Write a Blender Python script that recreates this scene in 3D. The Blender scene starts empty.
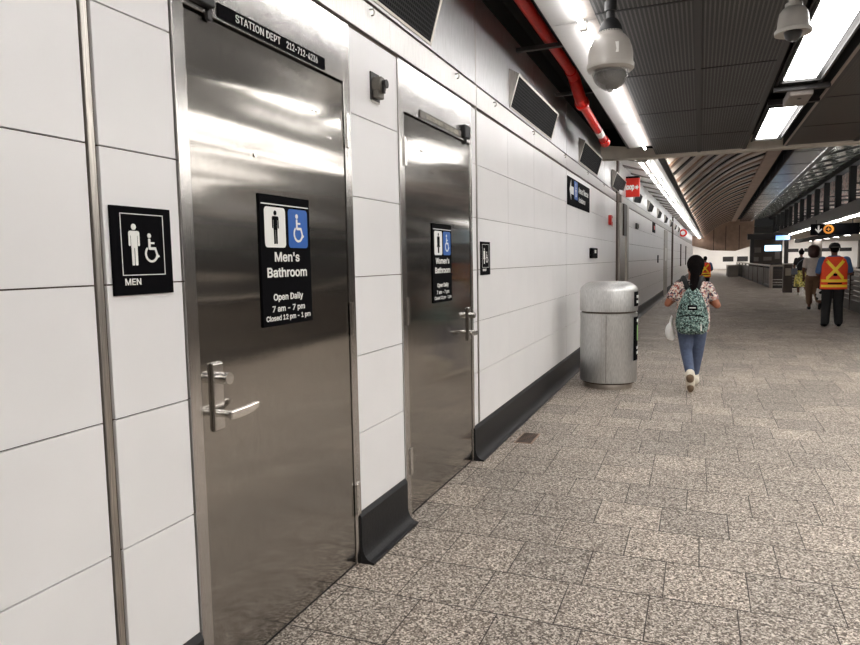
import bpy, bmesh, math, random
from mathutils import Vector, Matrix
random.seed(7)
SC = bpy.context.scene
COL = SC.collection
PI = math.pi
W = -1.58          # plane of the tiled wall
CZ = 3.2           # underside of the low ceiling
BEND = 0.01656     # past y = 12 the concourse veers slightly right

def bend(p):
    x, y, z = p
    return (x + max(0.0, y - 12.0) * BEND, y, z)

# ------------------------------------------------------------------ materials
def srgb(r, g, b):
    f = lambda c: (c / 12.92 if c <= 0.04045 else ((c + 0.055) / 1.055) ** 2.4)
    return (f(r / 255), f(g / 255), f(b / 255), 1)

class NT:
    def __init__(s, name):
        s.m = bpy.data.materials.new(name); s.m.use_nodes = True
        s.t = s.m.node_tree; s.n = s.t.nodes; s.l = s.t.links
        s.b = s.n.get('Principled BSDF'); s.out = s.n.get('Material Output')
    def node(s, kind, **kw):
        n = s.n.new(kind)
        for k, v in kw.items(): setattr(n, k, v)
        return n
    def link(s, a, b): s.l.new(a, b)
    def math(s, op, a, b=None, c=None):
        n = s.n.new('ShaderNodeMath'); n.operation = op
        for i, v in enumerate((a, b, c)):
            if v is None: continue
            if isinstance(v, (int, float)): n.inputs[i].default_value = v
            else: s.l.new(v, n.inputs[i])
        return n.outputs[0]
    def coord(s, scale=(1, 1, 1), kind='Object'):
        c = s.n.new('ShaderNodeTexCoord'); m = s.n.new('ShaderNodeMapping')
        m.inputs['Scale'].default_value = scale
        s.l.new(c.outputs[kind], m.inputs['Vector']); return m.outputs[0]
    def noise(s, scale, detail=2, vec=None, rough=0.5):
        n = s.n.new('ShaderNodeTexNoise'); n.inputs['Scale'].default_value = scale
        n.inputs['Detail'].default_value = detail; n.inputs['Roughness'].default_value = rough
        if vec is not None: s.l.new(vec, n.inputs['Vector'])
        return n.outputs['Fac']
    def ramp(s, fac, stops, interp='LINEAR'):
        r = s.n.new('ShaderNodeValToRGB'); r.color_ramp.interpolation = interp
        e = r.color_ramp.elements
        while len(e) < len(stops): e.new(0.5)
        for i, (p, c) in enumerate(stops):
            e[i].position = p; e[i].color = c
        s.l.new(fac, r.inputs[0]); return r.outputs[0]
    def mix(s, fac, a, b, blend='MIX'):
        n = s.n.new('ShaderNodeMix'); n.data_type = 'RGBA'; n.blend_type = blend
        for i, v in ((0, fac), (6, a), (7, b)):
            if isinstance(v, (int, float)): n.inputs[i].default_value = v
            elif isinstance(v, tuple): n.inputs[i].default_value = v
            else: s.l.new(v, n.inputs[i])
        return n.outputs[2]
    def bump(s, h, strength=0.3, dist=0.01, normal=None):
        n = s.n.new('ShaderNodeBump'); n.inputs['Strength'].default_value = strength
        n.inputs['Distance'].default_value = dist; s.l.new(h, n.inputs['Height'])
        if normal is not None: s.l.new(normal, n.inputs['Normal'])
        return n.outputs[0]

def simple(name, col, rough=0.5, metal=0.0, var=0.08, scale=20, bump=0.0, spec=None):
    m = NT(name); v = m.coord()
    f = m.noise(scale, 3, v)
    lo = tuple(c * (1 - var) for c in col[:3]) + (1,); hi = tuple(min(1, c * (1 + var)) for c in col[:3]) + (1,)
    m.link(m.ramp(f, [(0.3, lo), (0.7, hi)]), m.b.inputs['Base Color'])
    m.b.inputs['Roughness'].default_value = rough; m.b.inputs['Metallic'].default_value = metal
    if spec is not None: m.b.inputs['Specular IOR Level'].default_value = spec
    if bump: m.link(m.bump(f, bump, 0.004), m.b.inputs['Normal'])
    return m.m

def emit(name, col, strength):
    m = NT(name)
    m.b.inputs['Base Color'].default_value = (0.8, 0.8, 0.8, 1)
    m.b.inputs['Emission Color'].default_value = col; m.b.inputs['Emission Strength'].default_value = strength
    m.b.inputs['Roughness'].default_value = 0.4
    return m.m

def steel(name, base, rough, brush=(60, 60, 1.5), wave=0.0, brushamt=0.12, haze=None):
    m = NT(name)
    br = m.noise(6, 3, m.coord(brush))
    lo = tuple(c * (1 - brushamt) for c in base[:3]) + (1,); hi = tuple(min(1, c * (1 + brushamt)) for c in base[:3]) + (1,)
    smear = m.noise(2.2, 4, m.coord((1, 1, 1)))
    c1 = m.ramp(br, [(0.3, lo), (0.7, hi)])
    m.link(c1, m.b.inputs['Base Color'])
    r = m.math('MULTIPLY_ADD', smear, 0.12, rough - 0.06)
    m.link(r, m.b.inputs['Roughness'])
    m.b.inputs['Metallic'].default_value = 1
    m.b.inputs['Anisotropic'].default_value = 0.35
    n1 = m.bump(br, 0.06, 0.002)
    if wave:
        w = m.noise(1.0, 1, m.coord((1, 0.45, 4.2)))
        n1 = m.bump(w, 1.0, wave, n1)
    m.link(n1, m.b.inputs['Normal'])
    if haze:      # worn brushed finish: a second, wider gloss lobe over the tight one
        b2 = m.node('ShaderNodeBsdfPrincipled'); b2.inputs['Metallic'].default_value = 1
        b2.inputs['Roughness'].default_value = haze[1]; m.link(c1, b2.inputs['Base Color']); m.link(n1, b2.inputs['Normal'])
        mx = m.node('ShaderNodeMixShader'); mx.inputs[0].default_value = haze[0]
        m.link(m.b.outputs[0], mx.inputs[1]); m.link(b2.outputs[0], mx.inputs[2]); m.link(mx.outputs[0], m.out.inputs['Surface'])
    return m.m

def floor_mat():
    m = NT('granite_paving')
    tc = m.node('ShaderNodeTexCoord'); sp = m.node('ShaderNodeSeparateXYZ'); m.link(tc.outputs['Object'], sp.inputs[0])
    x, y = sp.outputs[0], sp.outputs[1]
    RH, BW = 0.385, 0.36
    yr = m.math('DIVIDE', m.math('SUBTRACT', y, 3.045), RH); row = m.math('FLOOR', yr)
    wn = m.node('ShaderNodeTexWhiteNoise', noise_dimensions='1D'); m.link(m.math('ADD', row, 100.5), wn.inputs['W'])
    xr = m.math('ADD', m.math('DIVIDE', x, BW), m.math('MULTIPLY', wn.outputs['Value'], 1.0))
    col = m.math('FLOOR', xr)
    def edge(v, size):
        f = m.math('FRACT', v)
        d = m.math('MINIMUM', f, m.math('SUBTRACT', 1.0, f))
        return m.math('MULTIPLY', d, size)
    joint = m.math('MAXIMUM', m.math('LESS_THAN', edge(xr, BW), 0.0026), m.math('LESS_THAN', edge(yr, RH), 0.0038))
    cell = m.node('ShaderNodeTexWhiteNoise', noise_dimensions='2D')
    cv = m.node('ShaderNodeCombineXYZ'); m.link(row, cv.inputs[0]); m.link(col, cv.inputs[1]); m.link(cv.outputs[0], cell.inputs['Vector'])
    v = m.coord()
    vo = m.node('ShaderNodeTexVoronoi'); vo.inputs['Scale'].default_value = 145; m.link(v, vo.inputs['Vector'])
    sepc = m.node('ShaderNodeSeparateColor'); m.link(vo.outputs['Color'], sepc.inputs[0])
    n2 = m.noise(55, 3, v)
    sel = m.math('MULTIPLY_ADD', sepc.outputs[0], 0.6, m.math('MULTIPLY', n2, 0.5))
    g = m.ramp(sel, [(0.22, srgb(58, 52, 48)), (0.38, srgb(108, 98, 90)), (0.56, srgb(148, 139, 130)), (0.70, srgb(188, 179, 169)), (0.85, srgb(230, 222, 212))])
    tone = m.ramp(cell.outputs['Value'], [(0.0, (0.80, 0.80, 0.80, 1)), (1.0, (1.10, 1.08, 1.06, 1))])
    g = m.mix(1.0, g, tone, 'MULTIPLY')
    big = m.ramp(m.noise(0.9, 3, v), [(0.3, (0.86, 0.85, 0.84, 1)), (0.7, (1.04, 1.03, 1.02, 1))])
    g = m.mix(1.0, g, big, 'MULTIPLY')
    jn = m.noise(3.5, 2, v)
    jf = m.math('MULTIPLY', joint, m.ramp(jn, [(0.3, (0.7, 0.7, 0.7, 1)), (0.5, (1, 1, 1, 1))]))
    g = m.mix(jf, g, srgb(50, 44, 40))
    m.link(g, m.b.inputs['Base Color'])
    m.link(m.math('MULTIPLY_ADD', n2, 0.25, 0.45), m.b.inputs['Roughness']); m.b.inputs['Specular IOR Level'].default_value = 0.22
    m.link(m.bump(m.math('SUBTRACT', m.math('MULTIPLY', n2, 0.3), jf), 0.35, 0.004), m.b.inputs['Normal'])
    return m.m

def slat_mat(name, period, dark, light, duty=0.35, axis=0, rough=0.45, axis2=None):
    m = NT(name)
    tc = m.node('ShaderNodeTexCoord'); sp = m.node('ShaderNodeSeparateXYZ'); m.link(tc.outputs['Object'], sp.inputs[0])
    f = m.math('FRACT', m.math('DIVIDE', sp.outputs[axis], period))
    on = m.math('LESS_THAN', f, duty)
    if axis2 is not None:
        f2 = m.math('FRACT', m.math('DIVIDE', sp.outputs[axis2], period))
        on = m.math('MAXIMUM', on, m.math('LESS_THAN', f2, duty))
    n = m.noise(1.3, 3, m.coord())
    c = m.mix(on, dark, light)
    c = m.mix(1.0, c, m.ramp(n, [(0.3, (0.8, 0.8, 0.8, 1)), (0.7, (1.15, 1.15, 1.15, 1))]), 'MULTIPLY')
    m.link(c, m.b.inputs['Base Color'])
    m.b.inputs['Roughness'].default_value = rough; m.b.inputs['Specular IOR Level'].default_value = .5 if rough < .6 else .05
    m.link(m.bump(on, 0.5, 0.006), m.b.inputs['Normal'])
    return m.m

def speckle_mat(name, cols, scale, rough=0.8):
    m = NT(name); v = m.coord()
    vo = m.node('ShaderNodeTexVoronoi'); vo.inputs['Scale'].default_value = scale; m.link(v, vo.inputs['Vector'])
    s = m.node('ShaderNodeSeparateColor'); m.link(vo.outputs['Color'], s.inputs[0])
    stops = [(i / len(cols), c) for i, c in enumerate(cols)]
    m.link(m.ramp(s.outputs[0], stops, 'CONSTANT'), m.b.inputs['Base Color'])
    m.b.inputs['Roughness'].default_value = rough
    return m.m

M = {}
M['floor'] = floor_mat()
M['tile'] = simple('glazed_wall_tile', srgb(235, 234, 234), 0.30, var=0.02, scale=3)
M['grout'] = simple('dark_joint', srgb(92, 80, 72), 0.8)
M['black'] = simple('matte_black', (0.006, 0.006, 0.007, 1), 0.55)
M['cavity'] = simple('flat_black', (0.004, 0.004, 0.004, 1), 0.9)  # near-black for the ceiling gap, slots, beams and columns
M['door'] = steel('door_stainless', (0.38, 0.36, 0.335, 1), 0.09, wave=0.009, haze=(0.30, 0.26))
M['frame'] = steel('frame_stainless', (0.60, 0.58, 0.56, 1), 0.22)
M['band'] = steel('band_stainless', (0.56, 0.55, 0.53, 1), 0.42)
M['upper'] = steel('upper_panel_steel', (0.54, 0.54, 0.54, 1), 0.5, brushamt=0.2)
M['chan'] = steel('channel_steel', (0.50, 0.47, 0.43, 1), 0.35, brushamt=0.3)
M['chrome'] = steel('handle_steel', (0.75, 0.73, 0.70, 1), 0.2)
M['can'] = steel('bin_steel', (0.60, 0.60, 0.59, 1), 0.47, brush=(20, 20, 3), brushamt=0.15)
M['rubber'] = simple('black_cove_base', srgb(28, 28, 30), 0.45, spec=.3, var=0.25, scale=60, bump=0.2)
M['sign_black'] = simple('sign_black', (0.004, 0.004, 0.005, 1), 0.7, spec=.03)
M['sign_white'] = simple('sign_white', srgb(238, 238, 234), 0.5, var=0.01)
M['sign_blue'] = simple('sign_blue', srgb(28, 92, 176), 0.4, var=0.02)
M['sign_red'] = simple('sign_red', srgb(222, 44, 26), 0.4, var=0.02)
M['sign_orange'] = simple('sign_orange', srgb(240, 150, 30), 0.4, var=0.02)
M['plate_grey'] = simple('bronze_plate', srgb(104, 100, 92), 0.4)
M['gold'] = simple('plate_letters', srgb(196, 190, 172), 0.4)
M['slats'] = slat_mat('slatted_ceiling', 0.030, (0.004, 0.004, 0.005, 1), (0.085, 0.082, 0.082, 1), 0.40)
M['slats2'] = slat_mat('mesh_ceiling', 0.03, (0.02, 0.017, 0.015, 1), (0.05, 0.044, 0.04, 1), 0.5, axis2=1)
M['seam'] = simple('ceiling_seam', (0.035, 0.034, 0.034, 1), 0.5)
M['mesh'] = slat_mat('vent_mesh', 0.024, (0.006, 0.006, 0.007, 1), (0.035, 0.035, 0.035, 1), 0.32, axis=1, axis2=2, rough=.7)
M['vent_frame'] = simple('vent_frame', srgb(196, 190, 180), 0.35, metal=0.4)
M['white_paint'] = simple('white_paint', srgb(232, 230, 226), 0.45, var=0.02)
M['reflector'] = simple('reflector_paint', srgb(176, 174, 172), 0.7, var=0.02)
M['cam_shell'] = simple('camera_shell', srgb(172, 167, 160), 0.4, var=0.03)
M['cam_in'] = simple('camera_insides', (0.03, 0.03, 0.03, 1), 0.3)
M['tube'] = emit('lit_tube', (1.0, 0.98, 0.97, 1), 19)
M['lens'] = emit('lit_lens', (1.0, 0.98, 0.95, 1), 11)
M['lens_bay'] = emit('lit_bay_lens', (1.0, 0.97, 0.93, 1), 6)
M['lens_fill'] = emit('lit_fill_lens', (1.0, 0.98, 0.95, 1), 9)  # lens of the added strip under the vault
M['tube_far'] = emit('lit_tube_far', (1.0, 0.98, 0.97, 1), 10)
M['led'] = emit('lit_screen', (0.12, 0.35, 0.9, 1), 1.2)
M['ledw'] = emit('lit_screen_pale', (0.45, 0.78, 1.0, 1), 1.6)
M['red'] = simple('red_pipe_paint', srgb(190, 26, 14), 0.35, var=0.1)
M['concrete'] = simple('beam_concrete', srgb(196, 188, 176), 0.7, var=0.12, scale=4)
M['vault'] = simple('vault_tan', srgb(206, 192, 180), 0.35, var=0.12, scale=2)
M['rib'] = simple('vault_rib_dark', srgb(34, 28, 26), 0.5)
M['brown'] = simple('brown_soffit', srgb(150, 124, 106), 0.5, var=0.15, scale=3)
M['duct'] = simple('purple_grey_duct', srgb(52, 46, 56), 0.25, var=0.1, scale=2)
M['dark'] = simple('dark_steel', srgb(34, 30, 30), 0.45)
M['rail'] = simple('rail_grey', srgb(70, 62, 57), 0.45, metal=0.3)
M['rail_l'] = simple('rail_light', srgb(170, 160, 150), 0.3, metal=0.7)
M['cream'] = simple('cream_panel', srgb(196, 180, 164), 0.6)
M['far_white'] = simple('far_white_wall', srgb(236, 232, 228), 0.5, var=0.04, scale=1)
M['greyw'] = simple('dull_wall', srgb(120, 112, 106), 0.6)
M['skin'] = simple('skin_brown', srgb(150, 92, 66), 0.55, var=0.05)
M['skin2'] = simple('skin_deep', srgb(96, 60, 44), 0.55, var=0.05)
M['hair'] = simple('dark_hair', srgb(14, 11, 11), 0.9, spec=.05, var=0.3, scale=60)
M['hair_b'] = simple('auburn_hair', srgb(58, 28, 22), 0.55, var=0.4, scale=50, bump=0.6)
M['jeans'] = simple('blue_jeans', srgb(80, 92, 118), 0.8, var=0.15, scale=30, bump=0.3)
M['blackcloth'] = simple('black_cloth', srgb(18, 18, 20), 0.8, var=0.2)
M['shoe'] = simple('white_shoe', srgb(214, 206, 190), 0.6)
M['sole'] = simple('brown_sole', srgb(112, 92, 72), 0.8)
M['shirt'] = speckle_mat('floral_print', [srgb(216, 202, 190), srgb(66, 50, 54), srgb(196, 150, 140), srgb(228, 216, 206), srgb(92, 84, 104), srgb(200, 190, 180), srgb(150, 84, 76)], 62)
M['pack'] = speckle_mat('leopard_teal', [srgb(112, 138, 132), srgb(34, 50, 48), srgb(156, 178, 170), srgb(62, 86, 82), srgb(104, 130, 124), srgb(22, 34, 34)], 80)
M['bagwhite'] = simple('white_plastic', srgb(240, 238, 236), 0.5, var=0.06, scale=18)
M['vest'] = simple('orange_vest', srgb(236, 74, 30), 0.7, var=0.05)
M['tape'] = simple('yellow_tape', srgb(250, 214, 44), 0.5, var=0.03)
M['blueshirt'] = simple('blue_shirt', srgb(62, 92, 134), 0.8)
M['whitetop'] = simple('white_top', srgb(204, 194, 188), 0.8)
M['brownpants'] = simple('brown_trousers', srgb(112, 84, 62), 0.8)
M['yellowskirt'] = speckle_mat('yellow_print', [srgb(206, 190, 84), srgb(168, 160, 90), srgb(222, 208, 130), srgb(120, 120, 70)], 25)
M['greybag'] = simple('grey_bag', srgb(84, 90, 100), 0.6)
M['green'] = simple('sticker_green', srgb(150, 200, 120), 0.5)

# ------------------------------------------------------------------ mesh helpers
class MB:
    def __init__(s): s.bm = bmesh.new()
    def box(s, x0, x1, y0, y1, z0, z1, bev=0.0):
        g = bmesh.ops.create_cube(s.bm, size=1.0)
        vs = g['verts']
        for v in vs:
            v.co = Vector((x0 + (v.co.x + .5) * (x1 - x0), y0 + (v.co.y + .5) * (y1 - y0), z0 + (v.co.z + .5) * (z1 - z0)))
        if bev:
            es = list({e for v in vs for e in v.link_edges})
            bmesh.ops.bevel(s.bm, geom=es, offset=bev, segments=2, affect='EDGES', profile=0.5)
        return s
    def prism(s, pts, axis, a0, a1):
        """pts 2-D outline; axis 'x','y','z' of extrusion"""
        def mk(p, a):
            return {'x': (a, p[0], p[1]), 'y': (p[0], a, p[1]), 'z': (p[0], p[1], a)}[axis]
        A = [s.bm.verts.new(mk(p, a0)) for p in pts]; B = [s.bm.verts.new(mk(p, a1)) for p in pts]
        s.bm.faces.new(A); s.bm.faces.new(list(reversed(B)))
        n = len(pts)
        for i in range(n): s.bm.faces.new((A[i], B[i], B[(i + 1) % n], A[(i + 1) % n]))
        return s
    def hexa(s, P):
        V = [s.bm.verts.new(p) for p in P]
        for f in ((0, 1, 2, 3), (7, 6, 5, 4), (0, 4, 5, 1), (1, 5, 6, 2), (2, 6, 7, 3), (3, 7, 4, 0)):
            s.bm.faces.new([V[i] for i in f])
        return s
    def tube(s, pts, r, n=12, caps=True):
        pts = [Vector(p) for p in pts]
        rs = r if isinstance(r, (list, tuple)) else [r] * len(pts)
        rings = []; up = None
        for i, p in enumerate(pts):
            d = (pts[min(i + 1, len(pts) - 1)] - pts[max(i - 1, 0)]).normalized()
            if up is None:
                up = Vector((0, 0, 1)) if abs(d.z) < .9 else Vector((1, 0, 0))
            a = d.cross(up).normalized(); b = a.cross(d).normalized(); up = b
            rings.append([s.bm.verts.new(p + rs[i] * (math.cos(2 * PI * k / n) * a + math.sin(2 * PI * k / n) * b)) for k in range(n)])
        for A, B in zip(rings, rings[1:]):
            for k in range(n): s.bm.faces.new((A[k], A[(k + 1) % n], B[(k + 1) % n], B[k]))
        if caps: s.bm.faces.new(list(reversed(rings[0]))); s.bm.faces.new(rings[-1])
        return s
    def lathe(s, prof, c, n=40, sx=1, sy=1):
        """profile of (radius, z) about a vertical axis through c"""
        rings = []
        for r, z in prof:
            if r < 1e-6: rings.append([s.bm.verts.new((c[0], c[1], c[2] + z))]); continue
            rings.append([s.bm.verts.new((c[0] + sx * r * math.cos(2 * PI * k / n), c[1] + sy * r * math.sin(2 * PI * k / n), c[2] + z)) for k in range(n)])
        for A, B in zip(rings, rings[1:]):
            for k in range(n):
                a, b = A[k % len(A)], A[(k + 1) % len(A)]; c_, d = B[(k + 1) % len(B)], B[k % len(B)]
                f = [a] + ([b] if b is not a else []) + [c_] + ([d] if d is not c_ else [])
                if len(f) > 2: s.bm.faces.new(f)
        for R, fl in ((rings[0], True), (rings[-1], False)):
            if len(R) > 2: s.bm.faces.new(list(reversed(R)) if fl else R)
        return s
    def cap(s, p0, r0, p1, r1, n=14, flat=1.0):
        """tapered capsule"""
        p0, p1 = Vector(p0), Vector(p1); d = p1 - p0; L = d.length or 1e-4; d /= L
        pts, rs = [], []
        for k in range(5):
            t = PI / 2 * k / 4; pts.append(p0 - d * r0 * math.cos(t)); rs.append(max(r0 * math.sin(t), 1e-3))
        for k in range(5):
            t = PI / 2 * k / 4; pts.append(p1 + d * r1 * math.sin(t)); rs.append(max(r1 * math.cos(t), 1e-3))
        n0 = len(s.bm.verts); s.tube(pts, rs, n)
        return s
    def ell(s, c, r, rot=None, n=20):
        g = bmesh.ops.create_uvsphere(s.bm, u_segments=n, v_segments=n // 2 + 2, radius=1.0)
        m = Matrix.Translation(c) @ (rot or Matrix()) @ Matrix.Diagonal((r[0], r[1], r[2], 1))
        for v in g['verts']: v.co = m @ v.co
        return s
    def loft(s, secs, n=24):
        """closed solid through horizontal ellipses (z, cx, cy, rx, ry)"""
        rings = [[s.bm.verts.new((cx + rx * math.cos(2 * PI * k / n), cy + ry * math.sin(2 * PI * k / n), z)) for k in range(n)] for z, cx, cy, rx, ry in secs]
        for A, B in zip(rings, rings[1:]):
            for k in range(n): s.bm.faces.new((A[k], A[(k + 1) % n], B[(k + 1) % n], B[k]))
        s.bm.faces.new(list(reversed(rings[0]))); s.bm.faces.new(rings[-1])
        return s
    def xf(s, f):
        for v in s.bm.verts: v.co = Vector(f(v.co))
        return s
    def build(s, name, mat, parent=None, smooth=False, kind=None, bevel=0, voxel=0, relax=4):
        bmesh.ops.recalc_face_normals(s.bm, faces=s.bm.faces)
        me = bpy.data.meshes.new(name); s.bm.to_mesh(me); s.bm.free()
        me.materials.append(mat)
        o = bpy.data.objects.new(name, me); COL.objects.link(o)
        if voxel:
            md = o.modifiers.new('r', 'REMESH'); md.mode = 'VOXEL'; md.voxel_size = voxel
            sm = o.modifiers.new('s', 'SMOOTH'); sm.factor = 0.5; sm.iterations = relax
            bpy.context.view_layer.update()
            ev = bpy.data.meshes.new_from_object(o.evaluated_get(bpy.context.evaluated_depsgraph_get()))
            o.modifiers.clear(); o.data = ev; me = ev; smooth = True
            if not me.materials: me.materials.append(mat)
        if smooth:
            for p in me.polygons: p.use_smooth = True
            if smooth == 'auto':
                try: me.set_sharp_from_angle(angle=math.radians(35))
                except Exception: pass
        if bevel:
            b = o.modifiers.new('b', 'BEVEL'); b.width = bevel; b.segments = 2; b.limit_method = 'ANGLE'
        if parent: o.parent = parent
        elif kind: o['kind'] = kind
        return o

def tag(o, label, cat, group=None, kind=None):
    o['label'] = label; o['category'] = cat
    if group: o['group'] = group
    if kind: o['kind'] = kind
    return o
def thing(name, label, cat, loc=(0, 0, 0), rz=0, group=None):
    o = bpy.data.objects.new(name, None); COL.objects.link(o); o.location = loc; o.rotation_euler = (0, 0, rz)
    o.empty_display_size = 0.1
    return tag(o, label, cat, group)
def struct(name, loc=(0, 0, 0)):
    o = bpy.data.objects.new(name, None); COL.objects.link(o); o.location = loc; o['kind'] = 'structure'
    return o
def dup(root, loc=None, label=None, rz=None):
    r = root.copy(); COL.objects.link(r)
    if loc is not None: r.location = loc
    if rz is not None: r.rotation_euler[2] = rz
    if label: r['label'] = label
    for ch in list(root.children):
        c = ch.copy(); COL.objects.link(c); c.parent = r
        for g in list(ch.children):
            d = g.copy(); COL.objects.link(d); d.parent = c
    return r

RW = Matrix(((0, 0, 1), (1, 0, 0), (0, 1, 0)))       # local x -> world Y, local y -> Z, normal -> X (signs on the left wall)
RF = Matrix(((1, 0, 0), (0, 0, -1), (0, 1, 0)))      # faces the camera (-Y)
try:
    import os
    FONT = bpy.data.fonts.load(os.path.join(bpy.utils.system_resource('DATAFILES', path='fonts'), 'Inter.woff2'))
except Exception:
    FONT = None
def lettering(s, w, h, center, R, mat, parent, name='lettering', bold=0.0, thick=0.0015, align='CENTER', uniform=False):
    cu = bpy.data.curves.new('t', 'FONT'); cu.body = s; cu.size = 1
    if FONT: cu.font = FONT
    cu.align_x = align; cu.resolution_u = 3
    cu.extrude = 0.01; cu.bevel_depth = bold; cu.bevel_resolution = 0
    o = bpy.data.objects.new('t', cu); COL.objects.link(o); bpy.context.view_layer.update()
    me = bpy.data.meshes.new_from_object(o.evaluated_get(bpy.context.evaluated_depsgraph_get()))
    bpy.data.objects.remove(o); bpy.data.curves.remove(cu)
    xs = [v.co.x for v in me.vertices]; ys = [v.co.y for v in me.vertices]
    cx, cy = (min(xs) + max(xs)) / 2, (min(ys) + max(ys)) / 2
    sx, sy = w / (max(xs) - min(xs)), h / (max(ys) - min(ys))
    R3 = R; c = Vector(center)
    for v in me.vertices:
        v.co = c + R3 @ Vector(((v.co.x - cx) * sx, (v.co.y - cy) * sy, (v.co.z + 0.01 + bold) / (0.02 + 2 * bold) * thick))
    me.materials.clear(); me.materials.append(mat)
    ob = bpy.data.objects.new(name, me); COL.objects.link(ob); ob.parent = parent
    return ob
def flat(mb, outlines, R, c, sc, t0, t1):
    """extrude 2-D outlines lying on a sign face"""
    c = Vector(c)
    for q, pts in enumerate(outlines):
        n = len(pts); t1 = t1 + .00004
        A = [mb.bm.verts.new(c + R @ Vector((p[0] * sc, p[1] * sc, t0))) for p in pts]
        B = [mb.bm.verts.new(c + R @ Vector((p[0] * sc, p[1] * sc, t1))) for p in pts]
        mb.bm.faces.new(A); mb.bm.faces.new(list(reversed(B)))
        for i in range(n): mb.bm.faces.new((A[i], B[i], B[(i + 1) % n], A[(i + 1) % n]))
    return mb
def circ(cx, cy, r, n=18, a0=0, a1=2 * PI):
    return [(cx + r * math.cos(a0 + (a1 - a0) * k / n), cy + r * math.sin(a0 + (a1 - a0) * k / n)) for k in range(n)]
def rrect(x0, x1, y0, y1, r, n=5):
    P = []
    for cx, cy, a in ((x1 - r, y1 - r, 0), (x0 + r, y1 - r, PI / 2), (x0 + r, y0 + r, PI), (x1 - r, y0 + r, 1.5 * PI)):
        P += [(cx + r * math.cos(a + PI / 2 * k / n), cy + r * math.sin(a + PI / 2 * k / n)) for k in range(n + 1)]
    return P
def bar(x0, y0, x1, y1, w):
    d = math.hypot(x1 - x0, y1 - y0); nx, ny = -(y1 - y0) / d * w / 2, (x1 - x0) / d * w / 2
    return [(x0 + nx, y0 + ny), (x1 + nx, y1 + ny), (x1 - nx, y1 - ny), (x0 - nx, y0 - ny)]
def man_shapes(skirt=False):
    P = [circ(0, .43, .075)]
    P.append(rrect(-.17, .17, .22, .335, .06)); P.append(rrect(-.17, -.115, -.03, .30, .026)); P.append(rrect(.115, .17, -.03, .30, .026))
    P.append(rrect(-.095, .095, -.08, .30, .01))
    if skirt: P.append([(-.095, .1), (.095, .1), (.2, -.2), (-.2, -.2)])
    P.append(rrect(-.09, -.012, -.5, .0, .03)); P.append(rrect(.012, .09, -.5, .0, .03))
    return P
def chair_shapes():
    P = [circ(-.06, .40, .075)]
    P.append(rrect(-.11, -.02, -.02, .31, .03)); P.append(bar(-.06, .17, .14, .17, .06)); P.append(bar(-.08, .0, .19, .0, .085))
    P.append(bar(.16, .02, .27, -.27, .075)); P.append(bar(.24, -.27, .33, -.23, .06))
    n = 22; a0, a1 = 0.72 * PI, 1.98 * PI; cx, cy = .0, -.17
    for k in range(n):
        b0 = a0 + (a1 - a0) * k / n; b1 = a0 + (a1 - a0) * (k + 1.02) / n
        P.append([(cx + .27 * math.cos(b0), cy + .27 * math.sin(b0)), (cx + .27 * math.cos(b1), cy + .27 * math.sin(b1)),
                  (cx + .20 * math.cos(b1), cy + .20 * math.sin(b1)), (cx + .20 * math.cos(b0), cy + .20 * math.sin(b0))])
    return P

# ------------------------------------------------------------------ camera
cam = bpy.data.cameras.new('camera'); co = bpy.data.objects.new('camera', cam); COL.objects.link(co); SC.camera = co
F, CX, CY = 668.0, 430.0, 322.5
dY = Vector((700 - CX, -(257 - CY), -F)).normalized()
roll = 0.018
L = F * F / ((257 - CY) * -1.0 - roll * (700 - CX))
dn = Vector((roll * L, -L, -F)).normalized(); Z = -dn; X = dY.cross(Z)
Rm = Matrix((X, dY, Z))            # camera -> world
co.matrix_world = Matrix.Translation((0, 0, 1.52)) @ Rm.to_4x4()
cam.sensor_fit = 'HORIZONTAL'; cam.sensor_width = 36; cam.lens = F / 860 * 36
cam.clip_start = 0.02; cam.clip_end = 300

# ------------------------------------------------------------------ floor
b = MB().box(-3, 20, -6, 95, -0.1, 0).build('floor', M['floor'], kind='structure')

# ------------------------------------------------------------------ left wall
ROWS = [0.0, 0.68, 1.075, 1.47, 1.865, 2.262, 2.652]
D1, D2 = (1.74, 2.92), (3.48, 4.77)
wall = MB(); G = 0.0022
ROWS_R = [0.0, 0.662, 1.056, 1.452, 1.848, 2.246, 2.652]     # courses right of the first door sit a little lower
def tiles(y0, y1, z_from=0.0):
    rr = ROWS if y1 < 2 else ROWS_R
    for a, c in zip(rr, rr[1:]):
        wall.box(W - 0.012, W, y0 + G, y1 - G, max(a, z_from) + G, c - G, 0.0012)
tiles(-1.1, 0.15); tiles(0.15, 1.395); tiles(1.435, D1[0]); tiles(D1[1], D2[0]); tiles(D2[1], 4.882)
ys = [4.925, 5.80, 6.80, 7.70, 8.585, 8.60, 9.5, 10.4, 11.3, 12.23, 13.2, 14.15]
for a, c in zip(ys, ys[1:]):
    if c - a > .1: tiles(a, c)
wl = wall.build('wall_left', M['tile'], kind='structure')
m = MB().box(W - .30, W - .012, -6, D1[0], 0, 3.5).box(W - .30, W - .012, D1[1], D2[0], 0, 3.5).box(W - .3, W - .012, D2[1], 14.15, 0, 3.5)
m.box(W - .3, W - .012, D1[0], D1[1], 2.655, 3.5).box(W - .3, W - .012, D2[0], D2[1], 2.655, 3.5).box(W - .3, W - .15, D1[0], D1[1], 0, 2.655).box(W - .3, W - .15, D2[0], D2[1], 0, 2.655)
m.build('backing', M['grout'], wl)
# brushed panels above the band
m = MB()
for a, c in ((-1.6, -.4), (-.4, 1.4), (1.4, 3.1), (3.1, 4.90), (4.915, 6.8), (6.805, 8.59), (8.6, 10.4), (10.405, 12.2), (12.205, 14.15)):
    m.box(W - .012, W, a + .003, c - .003, 2.842, 3.5)
m.build('upper_panel', M['upper'], wl)
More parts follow.
